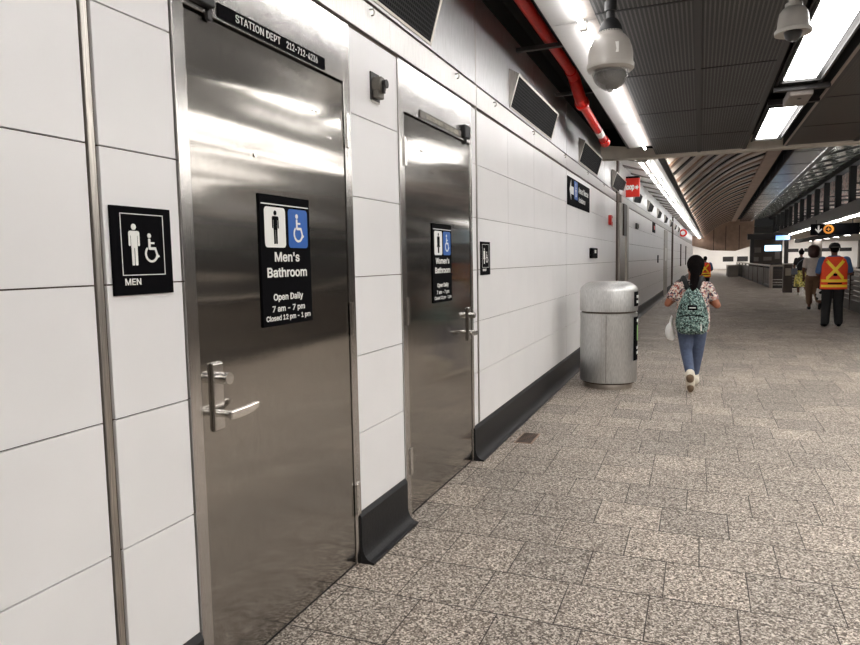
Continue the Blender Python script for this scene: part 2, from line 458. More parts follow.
# far wall past the steel channel, veering with the concourse
def fx(u, v, z): return bend((u, v, z))
far = MB()
fy = [15.55, 16.6, 18.2, 19.8, 21.4, 23, 24.6, 26.2, 27.7, 29.6, 31.2, 32.8, 34.4, 36, 37.6, 39.2, 40.8, 42.4, 44, 46, 48, 50, 52, 54, 57, 60, 64, 68]
for a, c in zip(fy, fy[1:]):
    for z0, z1 in zip(ROWS_R, ROWS_R[1:]):
        far.box(W - .012, W, a + .004, c - .004, z0 + .004, z1 - .004)
fw = far.xf(bend).build('wall_far', M['tile'], kind='structure')
MB().box(W - .3, W - .012, 14.0, 68, 0, 3.5).xf(bend).build('backing', M['grout'], fw)
m = MB()
for a in range(14, 68, 2): m.box(W - .012, W, a + .2, a + 2.19, 2.838, 3.5)
m.xf(bend).build('upper_panel', M['upper'], fw)

# stainless band
tn = 0
def trim(mb, mat, smooth=False):
    global tn
    tn += 1
    return mb.build('trim_%d' % tn, mat, kind='structure', smooth=smooth)
for a, c in ((-2, .5), (.5, 1.40), (1.405, 3.40), (3.40, 4.898), (4.915, 6.8), (6.803, 8.59), (8.595, 10.4), (10.403, 12.2), (12.203, 14.6)):
    m = MB().box(W - .02, W + .003, a + .001, c - .001, 2.672, 2.824, .002)
    t = trim(m, M['band'])
for a in range(15, 67, 4):
    t = trim(MB().box(W - .02, W + .003, a - .4, a + 3.59, 2.672, 2.824).xf(bend), M['band'])
for i, y in enumerate((1.3, 3.16, 4.45, 5.36, 6.72, 8.4, 10.2, 12)):
    m = MB().tube([(W + .002, y, 2.80), (W + .026, y, 2.80), (W + .028, y + .003, 2.785), (W + .026, y, 2.77), (W + .014, y - .004, 2.768)], .0045, 8)
    tag(m.build('cable_hook', M['chan'], smooth=True), 'small steel hook on the wall band, ' + ['ahead of the first door', 'left of the dark key switch', 'above the right end of the second doorway', 'left edge of the second vent', 'under the right end of second vent', 'above the left end of assistance sign', 'above right end of assistance sign', 'farthest along the band'][i], 'hook', 'hooks on the steel band')
# vertical channels
t = trim(MB().box(W - .02, W + .004, 1.40, 1.422, 0, 2.66, .003).box(W - .02, W - .006, 1.422, 1.43, 0, 2.66), M['chan'])
t = trim(MB().box(W - .02, W - .004, 4.888, 4.896, 0, 3.5).box(W - .02, W + .002, 4.899, 4.912, 0, 3.5, .002), M['chan'])
t = trim(MB().box(W - .02, W - .003, 8.588, 8.597, 0, 3.5), M['grout'])
t = trim(MB().box(W - .02, W + .03, 14.17, 14.55, 0, 2.65, .01).box(W - .02, W + .01, 14.55, 15.2, 0, 2.65).box(W - .02, W + .05, 15.2, 15.5, 0, 2.65, .01).xf(bend), M['chan'])
m = MB().box(W - .02, W + .055, 14.6, 15.1, 2.0, 2.66).xf(bend)
trim(m, M['rail'])
trim(MB().box(W - .02, W + .06, 33.0, 33.4, 0, 3.4).xf(bend), M['grout'])

# cove baseboards
def cove(y0, y1, name='baseboard_left', f=None):
    P = [(W - .012, .262), (W + .004, .262), (W + .018, .240), (W + .018, .095)]
    for k in range(1, 9):
        a = PI / 2 * k / 8; P.append((W + .018 + .056 * (1 - math.cos(a)), .095 - .082 * math.sin(a)))
    P += [(W + .082, .010), (W + .082, .0), (W - .012, 0)]
    m = MB().prism(P, 'y', y0, y1)
    if f: m.xf(f)
    return m.build(name, M['rubber'], kind='structure')
cove(-1, 1.735); cove(2.895, 3.47); cove(4.745, 14.15)
cove(15.56, 27.6, f=bend); cove(29.7, 67, f=bend)

# ------------------------------------------------------------------ doors
def make_door(name, y0, y1, l0, l1, hinge_y, hz):
    d = struct(name)
    m = MB().box(W - .10, W + .008, y0 + .003, l0 - .003, 0, 2.652, .002).box(W - .10, W + .008, l1 + .003, y1 - .003, 0, 2.652, .002).box(W - .10, W + .008, l0 - .004, l1 + .004, 2.372, 2.652, .002)
    m.build('door_frame', M['frame'], d)
    MB().box(W - .10, W - .06, l0 - .01, l1 + .01, 0, 2.38).build('door_stop', M['black'], d)
    MB().box(W - .055, W + .002, l0 + .002, l1 - .002, .02, 2.362, .0015).build('door_leaf', M['door'], d)
    MB().box(W - .055, W - .01, l0, l1, 0, .012).build('threshold', M['black'], d)
    for z in hz:
        h = MB().box(W + .002, W + .007, hinge_y - .032, hinge_y - .004, z - .08, z + .08).box(W + .008, W + .012, hinge_y + .006, hinge_y + .034, z - .08, z + .08)
        k = h.build('hinge', M['chrome'], d)
        kn = MB()
        for q in range(5): kn.tube([(W + .013, hinge_y + .002, z - .08 + q * .032 + .001), (W + .013, hinge_y + .002, z - .08 + q * .032 + .030)], .009, 12)
        kn.build('hinge_knuckle', M['chrome'], k, smooth='auto')
    return d
d1 = make_door('door_1', D1[0], D1[1], 1.80, 2.852, 2.868, (2.15, 1.25, .345))
d2 = make_door('door_2', D2[0], D2[1], 3.552, 4.722, 3.54, (2.15, 1.235, .345))
# lever handles
def handle(par, y, z, dirn):
    pl = MB().prism([(W + .002, z - .125), (W + .016, z - .118), (W + .016, z + .118), (W + .002, z + .125)], 'y', y - .026, y + .026).build('handle_plate', M['frame'], par, bevel=.003)
    MB().tube([(W + .014, y + .008 * dirn, z + .065), (W + .058, y + .008 * dirn, z + .065)], .021, 20).build('lock_cylinder', M['chrome'], pl, smooth='auto')
    MB().tube([(W + .014, y, z - .06), (W + .066, y, z - .06)], .013, 16).build('lever_neck', M['chrome'], pl, smooth='auto')
    O = [(-.014, -.016), (-.014, .013), (.03, .014), (.08, .015), (.12, .018), (.142, .019), (.148, .012), (.142, -.002), (.11, -.012), (.07, -.017), (.02, -.018)]
    o = [(y + a * dirn, z - .06 + b) for a, b in O]
    MB().prism(o if dirn > 0 else list(reversed(o)), 'x', W + .060, W + .078).build('lever', M['chrome'], pl, bevel=.004)
handle(d1, 1.876, 1.06, 1); handle(d2, 4.655, 1.06, -1)
# small bolts left on the leaves
m = MB()
for y, z in ((2.585, 2.19), (2.615, 2.19), (2.70, 2.09), (2.725, 2.09)): m.tube([(W + .002, y, z), (W + .006, y, z)], .006, 10)
m.tube([(W + .002, 2.155, 1.935), (W + .006, 2.155, 1.935)], .007, 10)
m.build('bolt_heads', M['chrome'], d1, smooth='auto')
m = MB()
for y, z in ((3.80, 2.19), (3.83, 2.19), (3.97, 2.08), (4.0, 2.08)): m.tube([(W + .002, y, z), (W + .006, y, z)], .006, 10)
m.build('bolt_heads', M['chrome'], d2, smooth='auto')
# closer ends
def closer(name, y0, y1, lab, by):
    t = thing(name, lab, 'door closer', (W, y0, 2.38))
    MB().box(.008, .036, 0, y1 - y0, .01, .10, .006).build('closer_body', M['black'], t)
    MB().box(.008, .022, by - y0, by - y0 + .022, -.028, .0, .002).box(.008, .02, by - y0 + .01, by - y0 + .025, -.03, .03).build('bracket', M['dark'], t)
closer('door_closer', 1.79, 1.925, 'black closer arm box above the left corner of the first door', 1.90)
closer('door_closer', 4.55, 4.66, 'black closer bracket above the right corner of the second door', 4.60)
# number plates
def plate(y0, y1, z0, z1, pm, tm, lab):
    t = thing('name_plate', lab, 'sign', (W + .008, y0, z0))
    MB().box(0, .006, 0, y1 - y0, 0, z1 - z0, .001).build('plate', pm, t)
    L_ = y1 - y0
    for s_, a, b_ in (('STATION DEPT', .13, .52), ('212-712-4236', .58, .91)):
        lettering(s_, (b_ - a) * L_, (z1 - z0) * .58, (.0062, (a + b_) / 2 * L_, (z1 - z0) / 2), RW, tm, t, bold=.0)
plate(1.965, 2.68, 2.382, 2.430, M['sign_black'], M['sign_white'], 'long black phone number plate over the first door')
plate(3.78, 4.52, 2.382, 2.428, M['plate_grey'], M['gold'], 'long dull bronze phone number plate over the second door')

# door signs
def bath_sign(y0, y1, z0, z1, title, lab, skirt):
    w, h = y1 - y0, z1 - z0
    t = thing('door_sign', lab, 'sign', (W + .002, y0, z0))
    MB().box(0, .007, 0, w, 0, h, .001).build('panel', M['sign_black'], t)
    f = .0072
    MB().box(f, f + .001, 0.01, w - .01, h * .925, h * .933).build('rule_line', M['sign_white'], t)
    s = w * .40
    m = MB(); flat(m, [rrect(-s / 2, s / 2, -s / 2 * 1.12, s / 2 * 1.12, .016)], RW, (0, w * .28, h * .755), 1, f, f + .001)
    p = m.build('pictogram_panel', M['sign_white'], t)
    m = MB(); flat(m, man_shapes(skirt), RW, (0, w * .28, h * .755), s * .93, f + .0012, f + .002); m.build('figure', M['sign_black'], p)
    m = MB(); flat(m, [rrect(-s / 2, s / 2, -s / 2 * 1.12, s / 2 * 1.12, .016)], RW, (0, w * .74, h * .755), 1, f, f + .001)
    p = m.build('pictogram_panel', M['sign_blue'], t)
    m = MB(); flat(m, chair_shapes(), RW, (0, w * .735, h * .755), s * .9, f + .0012, f + .002); m.build('wheelchair_figure', M['sign_white'], p)
    for s_, ww, hh, zz in ((title, .50 if not skirt else .72, .075, .53), ('Bathroom', .80, .075, .41), ('Open Daily', .60, .066, .215), ('7 am - 7 pm', .66, .058, .125), ('Closed 12 pm - 1 pm', .90, .052, .055)):
        lettering(s_, w * ww, h * hh, (f, w * .5, h * zz), RW, M['sign_white'], t, bold=.022, thick=.001)
bath_sign(2.16, 2.515, 1.275, 1.795, "Men's", "black Men's Bathroom sign on the first steel door", False)
bath_sign(3.955, 4.30, 1.255, 1.765, "Women's", "black Women's Bathroom sign on the second steel door", True)
def wall_sign(y0, y1, z0, z1, word, lab, skirt):
    w, h = y1 - y0, z1 - z0
    t = thing('wall_sign', lab, 'sign', (W, y0, z0))
    MB().box(0, .008, 0, w, 0, h, .001).build('panel', M['sign_black'], t)
    f = .0082; m = MB(); lw = .0024
    for a in ((.14, .86, .96 - lw / h, .96), (.14, .86, .26, .26 + lw / h)): m.box(f, f + .001, w * a[0], w * a[1], h * a[2] - .01, h * a[3] - .01)
    m.box(f, f + .001, w * .14, w * .14 + lw, h * .26 - .01, h * .96 - .01).box(f, f + .001, w * .86 - lw, w * .86, h * .26 - .01, h * .96 - .01)
    m.build('border_line', M['sign_white'], t)
    m = MB(); flat(m, man_shapes(skirt), RW, (0, w * .35, h * .57), h * .47, f, f + .001); m.build('figure', M['sign_white'], t)
    m = MB(); flat(m, chair_shapes(), RW, (0, w * .63, h * .53), h * .37, f, f + .001); m.build('wheelchair_figure', M['sign_white'], t)
    lettering(word, w * (.26 if not skirt else .38), h * .075, (f, w * (.30 if not skirt else .36), h * .15), RW, M['sign_white'], t, bold=.02, thick=.001)
wall_sign(1.455, 1.69, 1.437, 1.70, 'MEN', 'black MEN sign with white figures left of the first door', False)
wall_sign(4.965, 5.21, 1.41, 1.67, 'WOMEN', 'small black WOMEN sign right of the second door', True)

# assistance sign
t = thing('assistance_sign', 'black Area of Rescue Assistance sign with left arrow high on wall', 'sign', (W, 8.63, 2.22))
MB().box(0, .01, 0, 1.81, 0, .36, .001).build('panel', M['sign_black'], t)
m = MB(); flat(m, [[(.0, 0), (.11, .13), (.11, .05), (.30, .05), (.30, -.05), (.11, -.05), (.11, -.13)]], RW, (0, .12, .2), 1, .0105, .012); m.build('arrow', M['sign_white'], t)
m = MB(); flat(m, [rrect(-.13, .13, -.12, .12, .015)], RW, (0, .60, .22), 1, .0105, .0115); p = m.build('pictogram_panel', M['sign_blue'], t)
m = MB(); flat(m, chair_shapes(), RW, (0, .59, .22), .2, .012, .013); m.build('wheelchair_figure', M['sign_white'], p)
lettering('Area of Rescue', .86, .085, (.0105, 1.24, .25), RW, M['sign_white'], t, bold=.02, thick=.001)
lettering('Assistance', .58, .075, (.0105, 1.10, .12), RW, M['sign_white'], t, bold=.02, thick=.001)

# key switch device on the middle tiles
t = thing('key_switch', 'dark bronze key switch with round housing on tile between the doors', 'switch', (W, 3.145, 2.365))
MB().box(0, .008, 0, .10, -.012, .13, .002).build('back_plate', M['dark'], t)
MB().tube([(.008, .05, .065), (.045, .05, .065), (.052, .05, .065)], [.046, .044, .038], 24).box(.008, .04, .012, .088, .0, .045, .006).build('housing', M['plate_grey'], t, smooth='auto')
MB().tube([(.052, .054, .07), (.072, .054, .07)], .022, 18).box(.052, .066, .03, .05, .02, .06, .003).build('key_barrel', M['dark'], t, smooth='auto')
MB().box(.004, .009, .005, .095, -.02, -.012).build('lower_lip', M['chan'], t)
# things further along the wall
t = thing('call_box', 'small black box with white dot on far tiles', 'box', (W, 10.5, 1.53))
MB().box(0, .05, 0, .55, 0, .16, .01).build('casing', M['sign_black'], t); MB().box(.05, .055, .2, .36, .08, .13).build('button', M['sign_white'], t)
t = thing('fire_alarm', 'red fire alarm pull station before the steel channel', 'alarm', (W, 12.75, 2.14))
MB().box(0, .06, 0, .22, 0, .18, .01).build('casing', M['red'], t); MB().box(.06, .07, .05, .17, .06, .12).build('handle', M['sign_white'], t)
t = thing('instruction_card', 'white card with red lines beside the fire alarm', 'sign', (W, 13.15, 2.08))
MB().box(0, .006, 0, .75, 0, .30).build('card', M['white_paint'], t); MB().box(.006, .008, .05, .2, .05, .25).build('printed_block', M['red'], t)
q = bend((W, 17.3, 2.24))
t = thing('wall_horn', 'small dark horn on tiles past the steel channel', 'alarm', q)
MB().box(0, .05, 0, .35, 0, .14, .01).build('casing', M['dark'], t); MB().tube([(.05, .17, .07), (.07, .17, .07)], .05, 14).build('grille', M['plate_grey'], t)
q = bend((W, 22.3, 2.33))
t = thing('direction_sign', 'black and white sign under the far band', 'sign', q)
MB().box(0, .02, 0, 3.6, 0, .32).build('panel', M['sign_black'], t)
for k in range(4): MB().box(.02, .024, .5 + k * .8, .95 + k * .8, .1, .22).build('printed_block', M['sign_white' if k % 2 else 'sign_red'], t)
q = bend((W, 24.5, 1.35))
tag(MB().box(0, .03, 0, .4, 0, .26).xf(lambda v: (v[0] + q[0], v[1] + q[1], v[2] + q[2])).build('notice_board', M['dark']), 'tiny dark notice on tiles beneath the far direction sign', 'sign')
d3 = struct('door_3')
MB().box(W, W + .03, 27.75, 29.6, 0, 2.6).xf(bend).build('door_leaf', M['chan'], d3)
MB().box(W + .03, W + .04, 28.1, 28.9, 1.4, 1.9).xf(bend).build('notice_plate', M['sign_white'], d3)
for k, (v, lab) in enumerate(((42, 'narrow dark poster frame on the far wall'), (50, 'farthest dark poster frame on the wall'))):
    q = bend((W, v, 1.0)); t = thing('poster_frame', lab, 'poster', q)
    MB().box(0, .04, 0, 1.4, 0, 1.3).build('frame', M['dark'], t)
    MB().box(.04, .045, .1, 1.3, .1, 1.2).build('poster', M['plate_grey'], t)

# ------------------------------------------------------------------ vents on the upper wall
vp = thing('slanted_vent', '', 'vent', (W, 0, 2.86), group='slanted mesh vents above the steel band')
VL = 1.78
m = MB().prism([(0, 0), (.085, .285), (0, .335)], 'y', 0, .02).prism([(0, 0), (.085, .285), (0, .335)], 'y', VL - .02, VL)
m.prism([(0, .33), (.085, .28), (.085, .285), (0, .335)], 'y', 0, VL)
m.build('side_casing', M['chan'], vp)
def slope(u, d=0): return (u * .085 / .2975 * .2975 + d * .95, u * .285 - d * .3)
m = MB()
def sl(y0, y1, u0, u1, t, mb):
    a, c = (u0 * .085, u0 * .285), (u1 * .085, u1 * .285)
    n = (.9583 * t, -.2858 * t)
    mb.prism([a, c, (c[0] + n[0], c[1] + n[1]), (a[0] + n[0], a[1] + n[1])], 'y', y0, y1)
sl(0, VL, 0, .05, .006, m); sl(0, VL, .94, 1, .006, m); sl(0, .025, .05, .94, .006, m); sl(VL - .025, VL, .05, .94, .006, m)
m.build('frame', M['vent_frame'], vp)
m = MB(); sl(.025, VL - .025, .05, .94, .002, m); m.build('mesh_screen', M['mesh'], vp)
vlab = ['slanted mesh vent nearest the camera, cut off by the top of the photo', 'slanted mesh vent above the tiles right of the second door', 'slanted mesh vent above the black assistance sign',
        'slanted mesh vent left of the red box sign', 'slanted mesh vent just past the red box sign', 'sixth slanted vent along the far wall', 'seventh slanted vent along the far wall', 'eighth slanted vent along the far wall', 'ninth slanted vent along the far wall', 'tenth slanted vent along the far wall', 'farthest slanted vent along the wall']
for i in range(11):
    y = 2.22 + 3.64 * i
    loc = bend((W, y, 2.86))
    if i == 0: vp.location = loc; vp['label'] = vlab[0]
    else: dup(vp, loc, vlab[i])

# red box sign
q = (-1.54, 15.3, 2.85)
t = thing('hanging_box_sign', 'red box sign with white lettering jutting out over the wall', 'sign', q)
MB().box(-.02, .30, 0, .12, 0, .40, .005).build('sign_box', M['sign_red'], t)
MB().box(-.02, .30, -.002, .12, .40, .44).build('top_cap', M['sign_black'], t)
lettering('loop', .19, .16, (.10, -.003, .20), RF, M['sign_white'], t, bold=.05)
m = MB(); flat(m, [[(0, -.05), (.05, -.05), (.05, -.1), (.11, 0), (.05, .1), (.05, .05), (0, .05)]], RF, (.215, -.003, .20), .62, 0, .002); m.build('arrow', M['sign_white'], t)
q = bend((-1.62, 41.5, 2.62))
t = thing('hanging_box_sign', 'small far red and white round sign high on the wall', 'sign', q)
MB().tube([(.2, 0, .3), (.2, .1, .3)], .22, 24).build('sign_box', M['sign_red'], t)
MB().tube([(.2, -.01, .3), (.2, 0, .3)], .12, 20).build('white_disc', M['sign_white'], t)

# ------------------------------------------------------------------ ceiling
YB = 11.72
cl = MB().box(-.70, .62, -5, YB, CZ, CZ + .04).build('ceiling', M['slats'], kind='structure')
MB().box(1.17, 2.12, -5, YB, CZ, CZ + .04).build('mesh_panels', M['slats2'], cl)
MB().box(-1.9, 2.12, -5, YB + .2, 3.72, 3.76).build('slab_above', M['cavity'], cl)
MB().box(2.12, 14, -5, YB, CZ, CZ + .04).build('side_bay_panels', M['far_white'], cl)
for yy in (1.35, 3.1, 4.87, 6.64, 8.41, 10.15):
    trim(MB().box(-.70, .62, yy - .012, yy + .012, CZ - .004, CZ), M['black'])
for x0, x1, mt in ((-.065, -.02, 'seam'), (.585, .63, 'seam'), (1.155, 1.18, 'rail_l'), (2.08, 2.14, 'black'), (1.18, 1.22, 'seam')):
    trim(MB().box(x0, x1, -5, YB, CZ - .012, CZ + .02), M[mt])
for yy in (3.1, 4.87, 6.64, 8.41, 10.15):
    trim(MB().box(1.18, 2.1, yy - .01, yy + .01, CZ - .004, CZ), M['black'])
# trough for the light boxes
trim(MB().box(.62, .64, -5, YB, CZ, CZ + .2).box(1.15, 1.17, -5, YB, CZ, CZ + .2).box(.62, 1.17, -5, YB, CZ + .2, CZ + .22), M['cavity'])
# light boxes
lb = thing('ceiling_light', '', 'light', (0, 0, CZ), group='long lit boxes in the dark ceiling trough')
MB().box(.70, .715, 0, 2.3, .0, .08).box(1.05, 1.065, 0, 2.3, 0, .08).box(.70, 1.065, -.02, 0, 0, .08).box(.70, 1.065, 2.3, 2.32, 0, .08).box(.70, 1.065, 0, 2.3, .08, .1).build('housing', M['seam'], lb)
MB().box(.73, 1.00, .08, 2.26, .015, .03).build('lens', M['lens'], lb)
MB().box(.68, .70, -.3, 2.6, .03, .05).box(1.066, 1.09, -.3, 2.6, .03, .05).build('side_rail', M['dark'], lb)
lls = [(5.25, 'long lit light box in the trough, beside the white dome camera'), (8.75, 'shorter looking lit light box in the trough, nearest the beam'), (1.75, 'lit light box out of the frame overhead'), (-1.75, 'lit light box out of the frame behind')]
for i, (y, lab) in enumerate(lls):
    o = lb if i == 0 else dup(lb)
    o.location = (0, y, CZ); o['label'] = lab
t = thing('junction_box', 'grey box between the two lit light boxes', 'box', (.80, 7.75, CZ - .09))
MB().box(0, .22, 0, .55, 0, .09, .015).build('casing', M['greyw'], t)
for q in (.6, -.05): MB().box(-.14, .36, q, q + .07, .05, .1).build('mount_bar', M['dark'], t)
MB().tube([(.11, .15, -.004), (.11, .15, 0)], .02, 12).build('sensor', M['black'], t)
# wall-side strip lights
sp_ = thing('strip_light', '', 'light', (0, 0, CZ), group='wall side strip lights in a line')
SL = 1.95
MB().prism([(-1.03, .0), (-.845, .0), (-.845, .012), (-1.018, .012), (-1.018, .30), (-1.03, .30)], 'y', .006, SL - .006).build('reflector', M['reflector'], sp_)
MB().box(-.845, -.70, 0.002, SL - .002, .006, .05).build('housing', M['greyw'], sp_)
MB().tube([(-.80, .06, -.035), (-.80, SL - .06, -.035)], .017, 14).build('tube', M['tube'], sp_, smooth='auto')
MB().box(-.825, -.775, .0, .055, -.055, .006, .004).build('end_socket', M['white_paint'], sp_)
n_u = 0
ulab = ['fourth nearest', 'fifth', 'sixth']
y = 4.98 - SL * 4
while y < YB - 1.5:
    o = sp_ if n_u == 0 else dup(sp_)
    o.location = (0, y, CZ)
    if y < 2.9: o['label'] = 'strip light out of the frame, %s' % ('behind the camera' if y < 0 else 'beside the camera')
    else: o['label'] = {0: 'first strip light at the top edge of the photo', 1: 'strip light right behind the hanging dome camera', 2: 'strip light above the bright red pipe end', 3: 'last strip light before the cross beam'}[int(round((y - 3.03) / SL))]
    n_u += 1; y += SL
# strips of the side bay to the right (out of frame, seen in the door reflections)
for xi, xx in enumerate((2.4, 3.2, 4.3, 5.9, 8.2)):
    for k in range(4):
        t = thing('bay_light', 'lit strip over the side bay, row %s, %s' % (('nearest', 'second', 'third', 'fourth', 'outer')[xi], ('behind', 'near', 'next', 'far')[k]), 'light', (xx, -2 + k * 3.4, CZ - .045), group='strips over the side bay')
        MB().box(-.19, .19, 0, 3.2, .01, .03).build('housing', M['seam'], t)
        MB().box(-.16, .16, .02, 3.18, 0, .01).build('lens', M['lens_bay'], t)
# cavity beside the strip
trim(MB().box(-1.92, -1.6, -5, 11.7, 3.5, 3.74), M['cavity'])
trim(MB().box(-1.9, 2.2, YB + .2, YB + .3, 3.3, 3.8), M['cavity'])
# cross beam at the end of the low ceiling
trim(MB().prism([(W, 3.19), (-.72, 3.16), (-.72, 3.30), (W, 3.42)], 'y', YB, YB + .25), M['concrete'])
trim(MB().box(-.72, 8.0, YB, YB + .22, CZ - .04, CZ + .9), M['concrete'])
# red pipe
pipe = thing('fire_pipe', 'red fire pipe in the dark gap, bright end section with white band', 'pipe', (0, 0, 0))
MB().tube([(-1.3, -2, 3.53), (-1.3, 7.35, 3.50)], .05, 20).build('pipe_run', M['red'], pipe, smooth='auto')
MB().tube([(-1.3, 7.30, 3.50), (-1.3, 7.5, 3.48), (-1.27, 7.55, 3.36), (-1.25, 7.60, 3.28), (-1.25, 7.75, 3.25)], [.06, .064, .064, .064, .06], 20).tube([(-1.25, 7.70, 3.255), (-1.25, 7.78, 3.25)], .078, 20).build('elbow', M['red'], pipe, smooth='auto')
MB().tube([(-1.25, 7.75, 3.25), (-1.22, 9.35, 3.10)], .05, 20).build('lower_pipe', M['red'], pipe, smooth='auto')
MB().tube([(-1.229, 8.85, 3.147), (-1.225, 9.08, 3.126)], .0515, 20).build('white_band', M['white_paint'], pipe, smooth='auto')
MB().tube([(-1.22, 9.30, 3.105), (-1.218, 9.48, 3.088)], [.062, .066], 20).build('end_cap', M['red'], pipe, smooth='auto')
for i, yy in enumerate((2.6, 4.4, 6.1, 7.9)):
    tag(MB().box(-1.59, -1.06, yy, yy + .05, 3.40, 3.435).build('hanger_bar', M['seam']), ['grey hanger bar under the pipe, out of frame', 'grey hanger bar under the dark pipe near the top edge', 'grey hanger bar under the pipe left of the dome camera', 'grey hanger bar crossing above the red elbow'][i], 'bracket', 'pipe hanger bars')
trim(MB().tube([(-1.12, 7.9, 3.42), (-1.12, 11.7, 3.36)], .04, 12), M['dark'])

# ------------------------------------------------------------------ dome cameras
t = thing('dome_camera', 'large dome camera hanging on a black pole beside the strip light', 'security camera', (-.55, 4.5, 2.715))
MB().tube([(0, 0, .30), (0, 0, .54)], .026, 16).tube([(0, 0, .36), (0, 0, .42)], .038, 16).lathe([(.075, .225), (.07, .26), (.05, .30), (.04, .31)], (0, 0, 0), 28).build('mount_pole', M['black'], t, smooth='auto')
MB().lathe([(.108, -.012), (.130, -.010), (.146, .004), (.147, .03), (.140, .042), (.139, .09), (.132, .13), (.116, .175), (.092, .205), (.076, .212), (.074, .232), (.0, .236)], (0, 0, 0), 40).build('shell', M['cam_shell'], t, smooth='auto')
MB().lathe([(.0, -.125), (.04, -.119), (.075, -.098), (.1, -.065), (.112, -.028), (.114, .0), (.104, .0)], (0, 0, 0), 32).build('dome', (lambda: (lambda m: (m.b.inputs.__getitem__('Transmission Weight').__setattr__('default_value', .85), m.b.inputs.__getitem__('Roughness').__setattr__('default_value', .05), m.b.inputs.__getitem__('Base Color').__setattr__('default_value', (.75, .75, .75, 1)), m.m)[-1])(NT('clear_dome')))(), t, smooth='auto')
MB().ell((0, 0, -.03), (.07, .07, .065)).build('lens_unit', M['plate_grey'], t, smooth=True)
MB().tube([(0, 0, -.136), (0, 0, -.122)], .012, 12).build('drain_plug', M['white_paint'], t)
ang = math.atan2(-4.5, .55)
MB().box(-.045, .045, -.0, .003, .07, .135).xf(lambda v: (v[0] * 1.0 + .02, -.128 + (v[2] - .07) * .12 - .003 + v[1], v[2])).build('label_plate', M['white_paint'], t)
t = thing('dome_camera', 'white dome camera in front of the large lit light box', 'security camera', (.535, 5.05, 2.955))
t.scale = (.86, .86, .86)
MB().tube([(0, 0, .2), (0, 0, .285)], .035, 16).tube([(0, 0, .18), (0, 0, .215)], .06, 20).build('mount_pole', M['cam_shell'], t, smooth='auto')
MB().lathe([(.07, .01), (.105, .0), (.128, -.005), (.128, .02), (.112, .04), (.106, .10), (.096, .15), (.075, .178), (.05, .19), (0, .192)], (0, 0, 0), 40).build('shell', M['cam_shell'], t, smooth='auto')
MB().lathe([(0, -.062), (.03, -.056), (.052, -.036), (.062, -.005), (.064, .012)], (0, 0, 0), 28).build('dome', M['cam_in'], t, smooth='auto')

# ------------------------------------------------------------------ section past the beam
def S(mb, name, mat, kind='structure', parent=None, smooth=False): return mb.xf(bend).build(name, mat, parent, smooth=smooth, kind=None if parent else kind)
# white coffered slope between wall and strip
m = MB().prism([(W - .02, 3.48), (-.80, 3.27), (-.80, 3.31), (W - .02, 3.52)], 'y', 11.97, 68)
cf = S(m, 'ceiling_slope', M['white_paint'])
k = 0; yy = 13.2
while yy < 50:
    mm = MB(); mm.hexa([(W - .01, yy, 3.45), (W - .01, yy + .35, 3.45), (-1.1, yy + .35, 3.335), (-1.1, yy + .30, 3.335), (W - .01, yy, 3.475), (W - .01, yy + .35, 3.475), (-1.1, yy + .35, 3.35), (-1.1, yy + .30, 3.35)])
    S(mm, 'painted_recess', M['greyw'], parent=cf)  # grey wedge on the slope, its colour giving the darkness of an open gap
    yy += 1.5
tl = thing('tube_light', '', 'light', (0, 0, CZ), group='tube lights past the beam')
for q in (-1.02, -.90):
    MB().box(q - .02, q + .02, .05, SL - .05, .022, .05).build('housing', M['white_paint'], tl)
    MB().tube([(q, .1, -.0), (q, SL - .1, -.0)], .015, 10).build('tube', M['tube_far'], tl, smooth='auto')
MB().box(-1.05, -.87, .05, .10, -.03, .02).build('end_socket', M['white_paint'], tl)
n = 0; y = 12.2
while y < 66:
    o = (tl if n == 0 else dup(tl)); o.location = bend((0, y, CZ)); o['label'] = 'tube light past the cross beam, number %d counted from the beam' % (n + 1)
    o.rotation_euler[2] = -BEND; n += 1; y += SL
trim(MB().box(-.80, -.70, 12.0, 68, 3.24, 3.29).xf(bend), M['white_paint'])
trim(MB().box(-.70, -.67, 12.0, 68, 3.20, 3.29).xf(bend), M['dark'])
# added fill strips in troughs, brightening the vault and the glazed slope
t = thing('added_fill_light', 'added hidden strip in dark edge trough, brightening the ribbed vault', 'light', (0, 0, 0))
MB().box(-.67, -.59, 12.2, 66, 3.205, 3.215).box(-.595, -.59, 12.2, 66, 3.215, 3.235).xf(bend).build('trough', M['dark'], t)
MB().box(-.665, -.60, 12.3, 65.9, 3.218, 3.226).xf(bend).build('lens', M['lens_fill'], t)
t = thing('added_fill_light', 'added hidden strip in dark trough along the purple grey duct, brightening the glazed slope', 'light', (0, 0, 0))
MB().box(3.2, 3.34, 12, 66, 4.575, 4.59).box(3.33, 3.34, 12, 66, 4.59, 4.62).xf(bend).build('trough', M['dark'], t)
MB().box(3.22, 3.31, 12.1, 65.9, 4.594, 4.60).xf(bend).build('lens', M['lens'], t)
